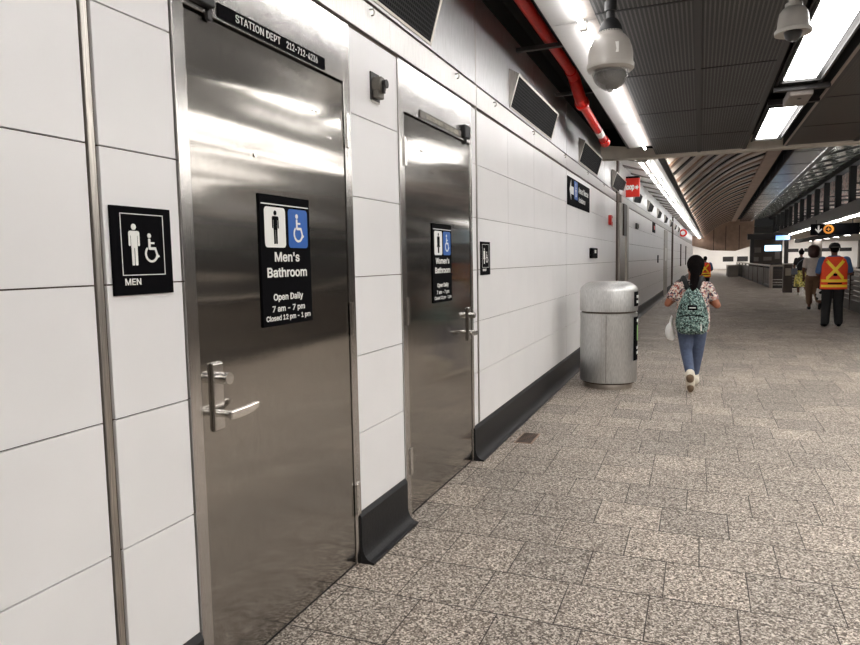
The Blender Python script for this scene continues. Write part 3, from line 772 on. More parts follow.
# vault with ribs : arc from (-.68,3.25) up to (1.7,4.75)
def arc(n=18, off=0.0):
    x0, z0, x1, z1 = -.68, 3.25, 1.7, 4.72
    P = []
    for k in range(n + 1):
        t_ = k / n
        x = x0 + (x1 - x0) * t_; z = z0 + (z1 - z0) * (t_ + .16 * math.sin(PI * t_)) 
        P.append((x, z + off))
    return P
A = arc(); B = arc(off=.06)
S(MB().prism(A + list(reversed(B)), 'y', 12, 70), 'ceiling_vault', M['vault'], smooth='auto')
yy = 12.6; n = 0
while yy < 69:
    A = arc(off=-.05); B = arc(off=.0)
    trim(MB().prism(A + list(reversed(B)), 'y', yy, yy + (.40 if n % 2 else .24)).xf(bend), M['rib'] if n % 2 == 0 else M['brown'])
    n += 1; yy += 1.35
trim(MB().box(1.64, 2.02, 12, 70, 4.62, 4.8).xf(bend), M['brown'])
trim(MB().box(2.02, 2.4, 12, 70, 5.1, 5.2).xf(bend), M['cavity'])
trim(MB().box(2.36, 3.2, 12, 66, 4.6, 5.15, .02).xf(bend), M['duct'])
for yy in range(14, 66, 3): trim(MB().box(2.355, 3.205, yy, yy + .03, 4.59, 5.16).xf(bend), M['dark'])
# glazed slope and its bars
gm = NT('painted_reflection_glass'); gm.b.inputs['Base Color'].default_value = srgb(78, 88, 82); gm.b.inputs['Roughness'].default_value = .12; gm.b.inputs['Metallic'].default_value = .0
gn = gm.noise(5, 3, gm.coord((1, .7, 1))); gm.link(gm.ramp(gn, [(.35, srgb(84, 92, 86)), (.55, srgb(132, 136, 128)), (.7, srgb(196, 188, 178))]), gm.b.inputs['Base Color'])  # mottled base colour stands in for reflections in the glass
w1 = S(MB().prism([(3.2, 4.72), (5.02, 5.10), (5.02, 5.15), (3.2, 4.77)], 'y', 12, 68), 'window_1', gm.m)
yy = 13
while yy < 68:
    S(MB().prism([(3.2, 4.68), (5.02, 5.06), (5.02, 5.10), (3.2, 4.72)], 'y', yy, yy + .09), 'glazing_bar', M['dark'], parent=w1); yy += 2.1
cm_ = NT('shop_clutter'); cv_ = cm_.coord((1, .5, 1.2))
cm_.link(cm_.ramp(cm_.noise(3.5, 3, cv_), [(.30, srgb(60, 50, 48)), (.45, srgb(150, 138, 130)), (.55, srgb(190, 176, 166)), (.62, srgb(150, 96, 88)), (.72, srgb(210, 200, 190))]), cm_.b.inputs['Base Color']); clutter = cm_.m
# mezzanine wall : beam, columns, glazing behind, fascia
mz = S(MB().box(4.95, 5.25, 12, 70, 4.88, 5.12), 'wall_right', M['cavity'])
S(MB().box(4.9, 5.3, 12, 70, 3.02, 3.46), 'fascia', M['dark'], parent=mz)
S(MB().box(6.6, 6.7, 12, 70, 3.4, 7.0), 'rear_panel', clutter, parent=mz)
S(MB().box(4.9, 6.6, 12, 70, 3.44, 3.47), 'ledge', M['rib'], parent=mz)
yy = 23.7
while yy < 68:
    S(MB().box(4.98, 5.2, yy, yy + .28, 3.44, 4.9), 'column', M['cavity'], parent=mz)
    S(MB().box(5.2, 6.6, yy + .08, yy + .16, 3.8, 3.88).box(5.2, 6.6, yy + .08, yy + .16, 4.2, 4.26), 'cross_bar', M['rib'], parent=mz)
    yy += 3.2
for q_, yy in enumerate([20 + 4.4 * k for k in range(11)]):  # added uplights hidden by the fascia, brightening the rear panel
    t = thing('mezzanine_fill_light', 'added hidden uplight on the ledge behind the dark mezzanine columns, number %d from the photo edge' % (q_ + 1), 'light', bend((5.7, yy, 3.48)), group='added lamps behind the mezzanine columns')
    MB().box(-.13, .13, 0, 4, .0, .04).build('housing', M['dark'], t); MB().box(-.1, .1, .1, 3.9, .04, .05).build('lens', M['lens'], t)
# white strips under the mezzanine
y = 24; k = 0
while y < 66:
    t = thing('mezzanine_strip', 'white strip under the right mezzanine, number %d from the photo edge' % (k + 1), 'light', bend((4.86, y, 2.90)), group='strips below the mezzanine')
    MB().box(-.06, .14, 0, 2.9, .02, .05).build('housing', M['white_paint'], t)
    MB().box(-.03, .11, .05, 2.85, -.03, .02).build('lens', M['lens'], t)
    y += 3.15; k += 1
# soffit right of the strips and the beam past it
S(MB().box(5.3, 7.6, 12, 70, 3.0, 3.05), 'ceiling_right', M['cream'])
trim(MB().box(7.5, 7.9, 12, 74, 2.72, 3.3).xf(bend), M['cavity'])
y = 30; k = 0
while y < 70:
    t = thing('platform_light', 'small lamp along the dark right beam, number %d from the photo edge' % (k + 1), 'light', bend((8.4, y, 2.78)), group='small lamps along the dark beam')
    MB().box(-.25, .25, 0, .7, .01, .06).build('housing', M['dark'], t); MB().box(-.22, .22, .03, .67, 0, .01).build('lens', M['lens'], t)
    y += 4.4; k += 1
S(MB().box(7.9, 16, 12, 78, 2.85, 2.9), 'ceiling_platform', M['far_white'])
# bulkhead and bright hall behind
m = MB()
P = [(-1.7, 2.6), (-.7, 2.3), (0, 2.1), (2.0, 2.0), (3.5, 2.45), (3.5, 4.8), (-1.7, 4.8)]
S(MB().prism(P, 'y', 66, 66.3), 'wall_bulkhead', M['brown'])
for x in (.2, 1.2, 2.3): trim(MB().box(x, x + .05, 65.97, 66, 2.1, 4.3).xf(bend), M['rib'])
MB().box(-4, 18, 90, 90.3, 0, 5).build('wall_back', M['far_white'], kind='structure')
MB().box(-4, 18, 66.3, 90, 3.4, 3.5).build('ceiling_hall', M['far_white'], kind='structure')
MB().box(-4.2, -4, 66.3, 90, 0, 3.5).build('wall_hall', M['far_white'], kind='structure')
MB().box(17, 17.3, -6, 92, 0, 5).build('wall_side', M['dark'], kind='structure')
MB().box(-3, 17, -6.3, -6, 0, 4).build('wall_behind', M['greyw'], kind='structure')
for q_, (x, y) in enumerate([(x, y) for x in (-.5, 3, 7, 11, 15) for y in (71.5, 76.5, 82, 87)]):
    t = thing('hall_light', 'bright ceiling light in the far white hall', 'light', (x, y, 3.3), group='far hall ceiling lights')
    MB().box(-1.1, 1.1, -.5, .5, .02, .08).build('housing', M['white_paint'], t); MB().box(-1, 1, -.4, .4, 0, .02).build('lens', M['lens'], t)
# dark panes on the back wall
for q_, x in enumerate((2.6, 4.2, 5.8, 7.4, 9.6, 11.4, 13.2, 15)):
    wn = MB().box(x, x + 1.2, 89.95, 90, 1.9 if q_ > 3 else .9, 2.3 if q_ > 3 else 1.5).build('window_%d' % (q_ + 2), M['dark'], kind='structure')
# columns on the right platform
for q_, (x, y) in enumerate(((12.3, 62), (13.2, 74), (8.4, 66))):
    t = thing('column', ['grey square column right of the vested worker', 'grey square column behind on the far platform', 'grey square column at the platform edge behind the walkers'][q_], 'column', bend((x, y, 0)))
    MB().box(-.35, .35, -.35, .35, 0, 2.85, .03).build('shaft', M['greyw'], t); MB().box(-.42, .42, -.42, .42, 0, .3, .02).build('plinth', M['dark'], t)

# booth with screen
t = thing('service_booth', 'dark glazed booth with lit blue screen behind the fence', 'booth', bend((2.6, 50, 0)))
for x in (0.0, 2.05): MB().box(x - .12, x + .12, -.12, .12, 0, 2.95, .01).build('post', M['dark'], t)
MB().box(-.3, 2.15, -.15, .15, 2.62, 3.0).build('header', M['dark'], t)
MB().box(.12, 1.95, 1.2, 1.3, 0, 2.7).build('rear_wall', M['rail'], t)
MB().box(.12, 1.95, .0, .25, 0, 1.0).build('counter', M['dark'], t)
for x, z, w_, h_ in ((.25, 1.75, .4, .35), (.2, 1.15, .3, .3), (1.5, 1.3, .3, .5), (.8, 1.2, .5, .25)): MB().box(x, x + w_, 1.16, 1.2, z, z + h_).build('monitor', M['greyw'], t)
t = thing('led_screen', 'wide pale blue lit screen hanging inside the booth', 'screen', bend((3.35, 49.7, 1.83)))
MB().box(-.03, 1.0, .02, .1, -.03, .42).build('casing', M['dark'], t); MB().box(0, .97, 0, .02, 0, .38).build('display', M['ledw'], t)
t = thing('led_screen', 'small blue lit screen above the booth under the strips', 'screen', bend((3.9, 48.5, 2.52)))
MB().box(-.03, .85, .02, .1, -.03, .32).build('casing', M['dark'], t); MB().box(0, .8, 0, .02, 0, .28).build('display', M['led'], t)

# hanging direction sign
sg = thing('hanging_sign', 'black hanging sign with white down arrow and orange circle', 'sign', (4.27, 32, 2.34))
MB().box(0, 1.75, .0, .12, 0, .46, .005).build('panel', M['sign_black'], sg)
m = MB(); flat(m, [[(-.03, .15), (.03, .15), (.03, -.03), (.10, .04), (.12, .0), (0, -.14), (-.12, 0), (-.10, .04), (-.03, -.03)]], RF, (.28, -.003, .23), 1.1, 0, .003); m.build('arrow', M['sign_white'], sg)
m = MB()
for k in range(24):
    a, c = 2 * PI * k / 24, 2 * PI * (k + 1.02) / 24
    flat(m, [[(.19 * math.cos(a), .19 * math.sin(a)), (.19 * math.cos(c), .19 * math.sin(c)), (.115 * math.cos(c), .115 * math.sin(c)), (.115 * math.cos(a), .115 * math.sin(a))]], RF, (.64, -.003, .23), 1, 0, .003)
m.build('ring', M['sign_orange'], sg)
m = MB(); flat(m, [bar(-.07, 0, .07, 0, .035), bar(0, -.07, 0, .07, .035)], RF, (.64, -.003, .23), 1, 0, .003); m.build('plus_mark', M['sign_orange'], sg)
for x in (.2, 1.5): MB().tube([(x, .06, .46), (x, .06, .62)], .02, 8).build('hanger_rod', M['dark'], sg)
t = thing('led_screen', 'lit pale blue screen at the right end of the black hanging sign', 'screen', (6.16, 32, 2.34))
MB().box(-.03, .7, .02, .12, 0, .46).build('casing', M['dark'], t); MB().box(0, .67, 0, .02, .04, .42).build('display', M['ledw'], t)

# ------------------------------------------------------------------ fences around the stair wells
def fence(name, lab, p0, p1, h, nslat, skirt=.14, vertical=False, posts=4):
    p0, p1 = Vector(p0), Vector(p1); Ld = (p1 - p0).length; a = math.atan2(p1.y - p0.y, p1.x - p0.x)
    t = thing(name, lab, 'fence', (p0.x, p0.y, 0), a)
    MB().box(0, Ld, -.03, .03, 0, skirt).build('base_kerb', M['dark'], t)
    m = MB()
    if vertical:
        n_ = int(Ld / 1.0)
        for k in range(n_): m.box(k * Ld / n_ + .03, (k + 1) * Ld / n_ - .03, -.02, .02, skirt + .02, h - .14)
    else:
        for k in range(nslat):
            z0 = skirt + .02 + k * (h - .16 - skirt) / nslat; m.box(.02, Ld - .02, -.02, .02, z0, z0 + (h - .16 - skirt) / nslat - .025)
    m.build('infill_panel', M['rail'], t)
    MB().tube([(-.02, 0, h), (Ld + .02, 0, h)], .045, 10).build('top_rail', M['rail_l'], t)
    for k in range(posts + 1): MB().box(k * Ld / posts - .03, k * Ld / posts + .03, -.045, .045, 0, h).build('post', M['rail_l'] if k in (0, posts) else M['rail'], t)
    return t
fence('stair_fence', 'long dark fence with vertical panels running to the far hall', (3.10, 35.3, 0), (2.80, 60, 0), 1.05, 0, vertical=True, posts=8)
fence('stair_fence', 'short fence end facing the camera beside the grey post', (3.16, 35.22, 0), (4.35, 35.22, 0), 1.05, 6, posts=1)
fence('stair_fence', 'slatted fence added out of the frame to the right, darkening the door reflections', (3.5, 1.0, 0), (3.74, 14.9, 0), 1.1, 5, skirt=.28, posts=7)  # unseen stretch of fence, added to darken what the doors reflect
fence('stair_fence', 'grey slatted fence at the right edge behind the vested worker', (3.75, 15.0, 0), (3.95, 25.6, 0), 1.1, 5, skirt=.28, posts=5)
t = thing('grey_post_box', 'waist-high grey cabinet post beside the yellow skirted walker', 'post', (3.35, 31.0, 0))
MB().box(-.17, .17, -.15, .15, 0, 1.15, .02).build('body', M['rail'], t); MB().box(-.19, .19, -.17, .17, 1.15, 1.2, .01).build('cap', M['rail_l'], t); MB().box(-.1, .1, -.16, -.15, .7, 1.0).build('front_plate', M['rail_l'], t)
t = thing('barrier_block', 'low pale block far down the concourse left of the long fence', 'barrier', (1.95, 55, 0))
MB().box(0, .7, 0, 3, 0, .8, .05).build('body', M['greyw'], t); MB().box(-.03, .73, -.03, 3.03, .8, .88, .02).build('cap', M['rail_l'], t)

# ------------------------------------------------------------------ litter bin
t = thing('litter_bin', 'round brushed steel litter bin with domed lid against the wall', 'bin', (-1.0, 8.165, 0))
MB().lathe([(.28, 0), (.28, .055), (.27, .07), (.27, .09)], (0, 0, 0), 56).build('base_ring', M['rail_l'], t, smooth='auto')
MB().lathe([(.322, .075), (.33, .08), (.33, .885), (.31, .89)], (0, 0, 0), 64).build('body', M['can'], t, smooth='auto')
MB().lathe([(.312, .86), (.312, .94)], (0, 0, 0), 48).build('neck_ring', M['grout'], t, smooth='auto')
MB().lathe([(.30, .058), (.30, .10)], (0, 0, 0), 48).build('shadow_gap_ring', M['grout'], t, smooth='auto')
MB().lathe([(.315, .905), (.334, .91), (.334, 1.15), (.328, 1.172), (.31, 1.195), (.27, 1.225), (.235, 1.243), (.19, 1.25), (0, 1.253)], (0, 0, 0), 64).build('lid', M['can'], t, smooth='auto')
def cyl_patch(a0, a1, r, z0, z1, n=8, th=.003):
    m = MB(); V = []
    for k in range(n + 1):
        a = a0 + (a1 - a0) * k / n
        V.append([m.bm.verts.new((rr * math.cos(a), rr * math.sin(a), z)) for rr, z in ((r, z0), (r, z1), (r + th, z1), (r + th, z0))])
    for A, B in zip(V, V[1:]):
        for i in range(4): m.bm.faces.new((A[i], A[(i + 1) % 4], B[(i + 1) % 4], B[i]))
    m.bm.faces.new(V[0]); m.bm.faces.new(list(reversed(V[-1])))
    return m
af = math.atan2(-8.165, .965)         # direction towards the camera
cyl_patch(af - .085, af - .07, .3305, .09, .87, 2, .002).build('door_seam', M['grout'], t)
cyl_patch(af - .25, af - .235, .3305, .09, .87, 2, .002).build('door_seam', M['chan'], t)
cyl_patch(af - .235, af - .085, .3305, .09, .87, 3, .004).build('door_strip', M['can'], t)
cyl_patch(af + 1.02, af + 1.75, .3335, .965, 1.135, 8).build('lid_sticker', M['sign_black'], t)
cyl_patch(af + 1.02, af + 1.75, .3305, .33, .84, 8).build('body_sticker', M['sign_black'], t)
cyl_patch(af + 1.3, af + 1.65, .334, .56, .74, 6).build('sticker_panel', M['green'], t)
for z in (.40, .46, .78): cyl_patch(af + 1.25, af + 1.65, .334, z, z + .03, 6).build('sticker_line', M['sign_white'], t)
for z in (1.0, 1.06): cyl_patch(af + 1.2, af + 1.65, .337, z, z + .03, 6).build('sticker_line', M['sign_white'], t)

# floor drain
t = thing('floor_drain', 'small rusty square floor drain near the cove base', 'drain', (-1.42, 5.34, 0))
MB().box(0, .15, 0, .34, 0, .004).build('frame', M['brown'], t)
m = MB()
for k in range(8): m.box(.012, .138, .02 + k * .04, .04 + k * .04, .004, .007)
m.build('grate', M['rib'], t)

# ------------------------------------------------------------------ people
def place(o, loc, rz=0): o.location = loc; o.rotation_euler = (0, 0, rz)
def limb(m, pts, rs):
    for (a, ra), (c, rc) in zip(zip(pts, rs), zip(pts[1:], rs[1:])): m.cap(a, ra, c, rc)
def hand(m, w, d, palm=.034, side=1):
    """palm and five curled fingers from the wrist w along d"""
    w = Vector(w); d = Vector(d).normalized(); up = Vector((0, 0, 1)); s_ = d.cross(up).normalized(); u = s_.cross(d)
    m.cap(w, .022, w + d * .07, .030)
    for k in range(4):
        o = w + d * .085 + s_ * (k - 1.5) * .018; l = (.055, .065, .06, .045)[k]
        m.cap(o, .009, o + d * l * .6, .008); m.cap(o + d * l * .6, .008, o + d * l * .9 - u * .02, .0075)
    o = w + d * .03 + s_ * side * .028
    m.cap(o, .011, o + d * .04 + s_ * side * .018, .009)
def face(m, c, r):
    """nose and ears on a head that looks along +Y"""
    m.ell((c[0], c[1] + r * 1.08, c[2] - r * .1), (r * .14, r * .2, r * .22)); 
    for s_ in (-1, 1): m.ell((c[0] + s_ * r * .88, c[1] + .0, c[2] - r * .1), (r * .12, r * .25, r * .35))
def eyes_mouth(par, c, r):
    for s_ in (-1, 1): MB().ell((c[0] + s_ * r * .34, c[1] + r * .96, c[2] + .0), (r * .13, r * .06, r * .07)).build('eye', M['sign_black'], par, smooth=True)
    MB().ell((c[0], c[1] + r * .98, c[2] - r * .55), (r * .28, r * .06, r * .07)).build('mouth', M['sign_red'], par, smooth=True)

# --- woman with the backpack
wp = MB()
wp.loft([(.70, 0, 0, .135, .10), (.80, 0, 0, .155, .115), (.92, 0, 0, .125, .09), (1.05, 0, 0, .145, .095), (1.17, 0, 0, .165, .09), (1.23, 0, 0, .12, .07), (1.26, 0, 0, .05, .045)])
wp.cap((0, .0, 1.22), .05, (0, .015, 1.34), .045)
HC = (.03, .02, 1.425); wp.ell(HC, (.078, .095, .108)); wp.ell((0, .05, 1.37), (.055, .06, .06)); face(wp, HC, .085)
aL = [(-.165, 0, 1.19), (-.265, -.03, .985), (-.13, .19, 1.08)]; aR = [(.165, 0, 1.19), (.265, -.03, .97), (.13, .19, 1.06)]
limb(wp, aL, [.05, .040, .027]); limb(wp, aR, [.05, .040, .027]); hand(wp, aL[2], (.4, .5, .4), side=1); hand(wp, aR[2], (-.4, .5, .4), side=-1)
lR = [(.085, 0, .78), (.070, .08, .43), (.035, .20, .09)]; lL = [(-.08, 0, .78), (-.055, -.02, .43), (-.01, -.33, .20)]
limb(wp, lR, [.085, .055, .038]); limb(wp, lL, [.085, .055, .038])
wp.cap((.045, .19, .05), .035, (.045, .36, .035), .03); wp.cap((-.01, -.35, .17), .034, (-.005, -.32, .03), .028)
woman = wp.build('person', M['skin'], voxel=.0075)
tag(woman, 'dark-haired person in floral shirt and blue jeans walking away, wearing a backpack', 'person')
eyes_mouth(woman, HC, .085)
s = MB(); s.loft([(.66, .01, 0, .175, .13), (.80, .01, 0, .188, .13), (.92, .01, 0, .178, .11), (1.05, 0, 0, .180, .115), (1.17, 0, 0, .18, .105), (1.235, 0, 0, .135, .085), (1.265, 0, 0, .06, .055)])
limb(s, [(-.160, 0, 1.18), (-.225, -.018, 1.065)], [.062, .058]); limb(s, [(.160, 0, 1.18), (.225, -.018, 1.06)], [.062, .058])
s.build('shirt', M['shirt'], woman, voxel=.009)
s = MB(); s.loft([(.68, 0, 0, .155, .115), (.80, 0, 0, .168, .125), (.86, 0, 0, .15, .11)])
limb(s, [lR[0], lR[1], (.042, .175, .16)], [.10, .068, .052]); limb(s, [lL[0], lL[1], (-.018, -.28, .245)], [.10, .068, .052]); s.build('jeans', M['jeans'], woman, voxel=.009)
s = MB(); s.cap((.045, .14, .06), .052, (.045, .37, .045), .042); s.cap((.045, .18, .11), .048, (.045, .19, .06), .055); s.build('shoe', M['shoe'], woman, voxel=.008)
s = MB(); s.cap((-.012, -.355, .20), .056, (-.005, -.31, .05), .046); s.cap((-.012, -.32, .22), .05, (-.01, -.35, .19), .055); sh = s.build('shoe', M['shoe'], woman, voxel=.008)
s = MB(); s.cap((-.012, -.385, .185), .043, (-.012, -.375, .16), .042); s.cap((-.006, -.352, .065), .038, (-.005, -.342, .045), .036); s.build('sole', M['sole'], sh, voxel=.008)
s = MB(); s.ell((.03, .0, 1.44), (.096, .104, .108)); s.ell((.03, -.06, 1.41), (.088, .06, .09)); s.ell((.035, -.05, 1.36), (.07, .05, .07))
s.cap((.03, -.09, 1.40), .052, (.02, -.125, 1.27), .052); s.cap((.02, -.125, 1.27), .052, (.0, -.21, 1.12), .030); s.build('hair', M['hair'], woman, voxel=.008)
place(woman, (-.075, 8.30, 0), .02)
bp = thing('backpack', 'teal speckled backpack on the back of the walking dark-haired person', 'backpack', (-.075, 8.30, 0), .02)
s = MB(); s.loft([(.65, 0, -.19, .12, .06), (.69, 0, -.20, .165, .085), (.80, 0, -.21, .178, .10), (.93, 0, -.21, .160, .10), (1.04, 0, -.20, .125, .085), (1.13, 0, -.18, .082, .06), (1.18, 0, -.17, .04, .03)]); s.build('bag', M['pack'], bp, voxel=.008)
s = MB(); s.loft([(.67, 0, -.285, .12, .03), (.72, 0, -.295, .135, .035), (.84, 0, -.30, .13, .035), (.88, 0, -.29, .11, .025)]); s.build('front_pocket', M['pack'], bp, voxel=.008)
MB().tube([(-.12, -.31, .86), (-.06, -.332, .875), (.06, -.332, .875), (.12, -.31, .86)], .006, 8).build('zip', M['sign_black'], bp)
MB().box(-.05, .05, -.314, -.306, .93, .985).build('label_patch', M['sign_black'], bp)
MB().box(-.034, .034, -.3165, -.314, .952, .962).build('label_print', M['sign_white'], bp)
for sx in (-1, 1):
    m = MB(); pts = [(sx * .05, -.16, 1.16), (sx * .075, -.11, 1.235), (sx * .10, -.03, 1.285), (sx * .115, .06, 1.25), (sx * .12, .115, 1.12), (sx * .13, .11, .95), (sx * .15, .03, .82), (sx * .15, -.1, .74)]
    m.tube(pts, .028, 10); m.build('strap', M['blackcloth'], bp, smooth=True)
m = MB(); m.tube([(-.03, -.17, 1.17), (-.025, -.19, 1.215), (.025, -.19, 1.215), (.03, -.17, 1.17)], .008, 8); m.build('top_loop', M['blackcloth'], bp, smooth=True)
MB().tube([(.09, -.315, .80), (.095, -.32, .70)], .007, 8).build('zip_pull', M['sign_white'], bp)
s = MB(); s.ell((-.24, -.06, .66), (.05, .06, .10)); s.ell((-.215, -.05, .60), (.035, .05, .05)); s.cap((-.235, -.05, .74), .02, (-.22, -.04, .84), .012)
pb = s.build('plastic_bag', M['bagwhite'], voxel=.01); tag(pb, 'crumpled whitish bag hanging at the left hip of the backpack wearer', 'bag'); place(pb, (-.075, 8.30, 0), .02)

# --- vested worker
def worker(loc, h, lab, near=True):
    k = h / 1.77; vx = .010 if near else .02
    m = MB()
    m.loft([(.84, 0, 0, .17, .12), (.95, 0, 0, .18, .13), (1.10, 0, 0, .175, .125), (1.30, 0, 0, .20, .125), (1.43, 0, 0, .19, .10), (1.48, 0, 0, .09, .06)])
    m.cap((0, 0, 1.44), .06, (0, .02, 1.56), .055); hc = (0, .025, 1.645); m.ell(hc, (.08, .10, .118)); face(m, hc, .09)
    AL = [(-.215, 0, 1.40), (-.29, .02, 1.12), (-.20, .22, 1.02)]; AR = [(.215, 0, 1.40), (.30, .03, 1.14), (.20, .24, 1.06)]
    limb(m, AL, [.06, .047, .032]); limb(m, AR, [.06, .047, .032]); hand(m, AL[2], (.3, .8, .1), side=1); hand(m, AR[2], (-.3, .8, .1), side=-1)
    LL = [(-.10, 0, .88), (-.12, .02, .48), (-.135, 0, .09)]; LR = [(.10, 0, .88), (.10, .04, .48), (.12, .03, .09)]
    limb(m, LL, [.10, .066, .045]); limb(m, LR, [.10, .066, .045])
    body = m.build('person', M['skin2'], voxel=vx); tag(body, lab, 'person'); eyes_mouth(body, hc, .09)
    m = MB(); m.loft([(.86, 0, 0, .185, .135), (1.10, 0, 0, .19, .14), (1.30, 0, 0, .215, .14), (1.43, 0, 0, .205, .115), (1.50, 0, 0, .095, .07)])
    limb(m, [AL[0], (-.275, .015, 1.17)], [.085, .07]); limb(m, [AR[0], (.285, .022, 1.19)], [.085, .07]); m.build('shirt', M['blueshirt'], body, voxel=vx)
    m = MB(); m.loft([(.84, 0, 0, .195, .14), (1.0, 0, 0, .195, .14)]); limb(m, [LL[0], LL[1], (-.135, 0, .10)], [.115, .092, .082]); limb(m, [LR[0], LR[1], (.12, .03, .10)], [.115, .092, .082]); m.build('trousers', M['blackcloth'], body, voxel=vx)
    for q, yy in ((LL[2], 0), (LR[2], .03)):
        m = MB(); m.cap((q[0], yy - .03, .045), .045, (q[0] * 1.15, yy + .17, .04), .04); m.build('shoe', M['sign_black'], body, voxel=vx)
    SECS = [(.80, 0, 0, .255, .175), (.95, 0, 0, .25, .17), (1.10, 0, 0, .245, .165), (1.30, 0, 0, .262, .160), (1.41, 0, 0, .25, .135), (1.475, 0, 0, .15, .09)]
    m = MB(); m.loft(SECS, 40); v = m.build('safety_vest', M['vest'], body, smooth='auto')
    def rad(z):
        for a, c in zip(SECS, SECS[1:]):
            if a[0] <= z <= c[0]:
                t_ = (z - a[0]) / (c[0] - a[0]); return a[3] + (c[3] - a[3]) * t_, a[4] + (c[4] - a[4]) * t_
        return SECS[-1][3], SECS[-1][4]
    def ribbon(pts, w, name='reflective_tape', mat='tape'):
        m = MB(); rows = []
        for x, z in pts:
            rw = []
            for dz in (-w / 2, w / 2):
                rx, ry = rad(z + dz); xx = max(-rx * .985, min(rx * .985, x)); yy = -ry * math.sqrt(max(0, 1 - (xx / rx) ** 2)) - .006
                rw.append((m.bm.verts.new((xx, yy, z + dz)), m.bm.verts.new((xx, yy + .004, z + dz))))
            rows.append(rw)
        for A, B in zip(rows, rows[1:]):
            m.bm.faces.new((A[0][0], A[1][0], B[1][0], B[0][0])); m.bm.faces.new((A[0][1], B[0][1], B[1][1], A[1][1]))
            m.bm.faces.new((A[0][0], B[0][0], B[0][1], A[0][1])); m.bm.faces.new((A[1][0], A[1][1], B[1][1], B[1][0]))
        m.build(name, M[mat], v)
    n_ = 16
    ribbon([(-.17 + .33 * i / n_, 1.41 - .40 * i / n_) for i in range(n_ + 1)], .095); ribbon([(.17 - .33 * i / n_, 1.41 - .40 * i / n_) for i in range(n_ + 1)], .095)
    ribbon([(-.24 + .48 * i / n_, .975) for i in range(n_ + 1)], .055); ribbon([(-.24 + .48 * i / n_, .865) for i in range(n_ + 1)], .05)
    ribbon([(-.13 + .26 * i / n_, .92) for i in range(n_ + 1)], .03, 'printed_line', 'sign_black')
    ribbon([(-.035 + .07 * i / 6, 1.10) for i in range(7)], .05, 'printed_mark', 'sign_black')
    m = MB(); m.ell((0, .02, 1.675), (.088, .108, .10)); m.ell((0, -.03, 1.63), (.08, .07, .07)); m.build('hair', M['hair'], body, voxel=vx)
    if near:
        m = MB(); m.lathe([(.0, .11), (.06, .10), (.10, .06), (.112, .0), (.105, -.005)], (0, .02, 1.665), 24); m.cap((-.05, .10, 1.675), .012, (.05, .10, 1.675), .012); m.ell((0, .15, 1.672), (.07, .06, .01)); m.build('cap', M['blackcloth'], body, smooth='auto')
        m = MB(); m.tube([(-.07, -.065, 1.675), (0, -.098, 1.675), (.07, -.065, 1.675)], .008, 8); m.build('cap_band', M['plate_grey'], body)
    body.location = loc; body.scale = (k, k, k); return body
worker((2.62, 16.25, 0), 1.77, 'person in orange safety vest, dark cap and black trousers walking at right')
worker((.20, 29.5, 0), 1.55, 'distant person in orange vest with yellow cross straps', near=False)

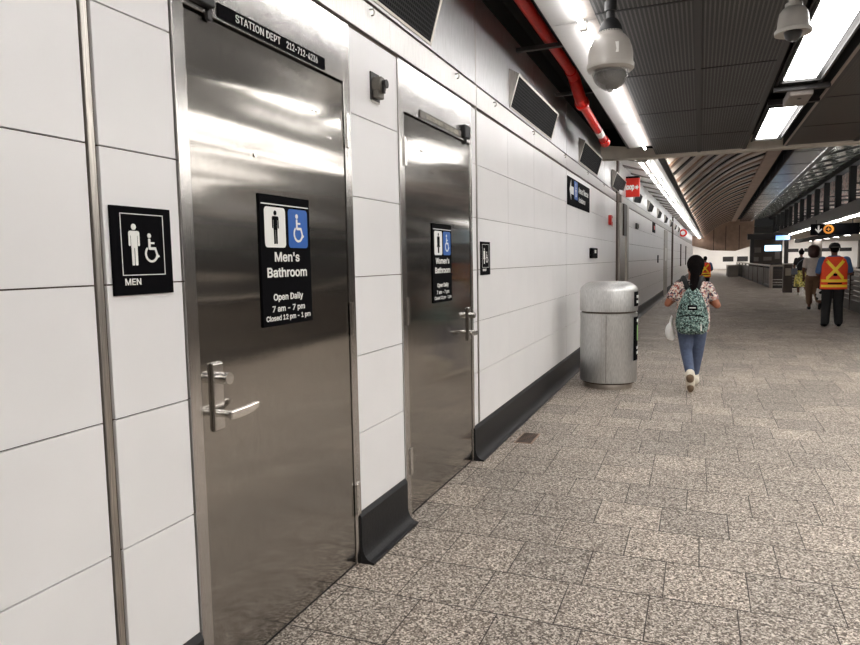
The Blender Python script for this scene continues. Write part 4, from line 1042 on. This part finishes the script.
# --- two walkers ahead of the worker
def walker(loc, h, lab, top, bottom, hair, kind, rz=0):
    k = h / 1.70; m = MB()
    m.loft([(.82, 0, 0, .14, .10), (.92, 0, 0, .15, .11), (1.06, 0, 0, .125, .09), (1.25, 0, 0, .155, .10), (1.36, 0, 0, .15, .08), (1.41, 0, 0, .06, .05)])
    m.cap((0, 0, 1.38), .05, (0, .02, 1.48), .045); hc = (0, .02, 1.575); m.ell(hc, (.08, .095, .11)); face(m, hc, .085)
    AL = [(-.17, 0, 1.33), (-.23, .0, 1.07), (-.20, .12, .88)]; AR = [(.17, 0, 1.33), (.23, .02, 1.08), (.18, .15, .90)]
    limb(m, AL, [.05, .04, .028]); limb(m, AR, [.05, .04, .028]); hand(m, AL[2], (0, .4, -.8), side=1); hand(m, AR[2], (0, .4, -.8), side=-1)
    LL = [(-.085, 0, .86), (-.08, .06, .47), (-.07, -.02, .09)]; LR = [(.085, 0, .86), (.10, .05, .47), (.15, -.22, .19)]
    limb(m, LL, [.09, .058, .040]); limb(m, LR, [.09, .058, .040])
    m.cap((-.07, -.02, .05), .035, (-.07, .16, .035), .03); m.cap((.15, -.25, .15), .033, (.15, -.16, .03), .028)
    body = m.build('person', M['skin2'], voxel=.014); tag(body, lab, 'person'); eyes_mouth(body, hc, .085)
    m = MB(); m.loft([(.90, 0, 0, .16, .12), (1.06, 0, 0, .145, .105), (1.25, 0, 0, .175, .115), (1.36, 0, 0, .165, .095), (1.415, 0, 0, .07, .06)])
    limb(m, [AL[0], (-.205, 0, 1.17)], [.068, .06]); limb(m, [AR[0], (.205, .01, 1.17)], [.068, .06]); m.build('top', M[top], body, voxel=.014)
    m = MB()
    if kind == 'skirt':
        m.loft([(.30, 0, 0, .24, .2), (.60, 0, 0, .21, .17), (.85, 0, 0, .165, .125), (.95, 0, 0, .14, .105)]); m.build('skirt', M[bottom], body, voxel=.014)
    else:
        m.loft([(.80, 0, 0, .16, .115), (.96, 0, 0, .15, .11)]); limb(m, [LL[0], LL[1], (-.07, .0, .20)], [.105, .085, .075]); limb(m, [LR[0], LR[1], (.13, -.15, .26)], [.105, .085, .07]); m.build('trousers', M[bottom], body, voxel=.014)
    m = MB()
    if kind == 'skirt': m.ell((0, .0, 1.60), (.095, .105, .11)); m.ell((0, -.03, 1.70), (.05, .05, .05))
    else: m.ell((0, .0, 1.60), (.15, .14, .15)); m.ell((0, -.03, 1.50), (.14, .11, .12))
    m.build('hair', M[hair], body, voxel=.014)
    for a, c in (((-.07, -.03, .045), (-.07, .17, .04)), ((.15, -.26, .15), (.15, -.16, .04))):
        m = MB(); m.cap(a, .044, c, .036); m.build('shoe', M['shoe' if kind == 'skirt' else 'blackcloth'], body, voxel=.012)
    body.location = loc; body.rotation_euler[2] = rz; body.scale = (k, k, k); return body
walker((2.93, 21.3, 0), 1.76, 'person with big auburn hair, white top and brown trousers beside the vested worker', 'whitetop', 'brownpants', 'hair_b', 'pants')
walker((3.62, 29.3, 0), 1.74, 'person in black top and yellow skirt, farthest of the three walkers', 'blackcloth', 'yellowskirt', 'hair', 'skirt')
t = thing('shoulder_bag', 'grey shoulder bag at the left side of the yellow skirted walker', 'bag', (3.62, 29.3, 0))
MB().box(-.34, -.14, -.22, -.12, .78, 1.02, .03).build('bag', M['greybag'], t); MB().tube([(-.24, -.18, 1.0), (-.1, -.15, 1.25), (.12, -.08, 1.42)], .012, 8).build('strap', M['greybag'], t)
t = thing('tote_bag', 'black and white bag at the knee between the two right walkers', 'bag', (3.05, 20.7, 0))
MB().loft([(.30, 0, 0, .10, .06), (.45, 0, 0, .13, .08), (.62, 0, 0, .10, .05)]).build('bag', speckle_mat('black_white_print', [srgb(220, 216, 210), srgb(24, 24, 26), srgb(230, 226, 220)], 12), t, smooth='auto')
MB().tube([(-.06, 0, .60), (-.04, 0, .80), (.04, 0, .80), (.06, 0, .60)], .01, 8).build('handle', M['blackcloth'], t)

# ------------------------------------------------------------------ world, view
w = bpy.data.worlds.new('world'); SC.world = w; w.use_nodes = True
w.node_tree.nodes['Background'].inputs[0].default_value = (1, .98, .95, 1); w.node_tree.nodes['Background'].inputs[1].default_value = 0.01
SC.view_settings.view_transform = 'Standard'; SC.view_settings.look = 'None'; SC.view_settings.gamma = 1
SC.view_settings.exposure = 0.66; SC.view_settings.use_curve_mapping = False
SC.cycles.use_denoising = True; SC.cycles.max_bounces = 8; SC.cycles.diffuse_bounces = 4; SC.cycles.glossy_bounces = 4
SC.cycles.sample_clamp_indirect = 6; SC.cycles.use_light_tree = True
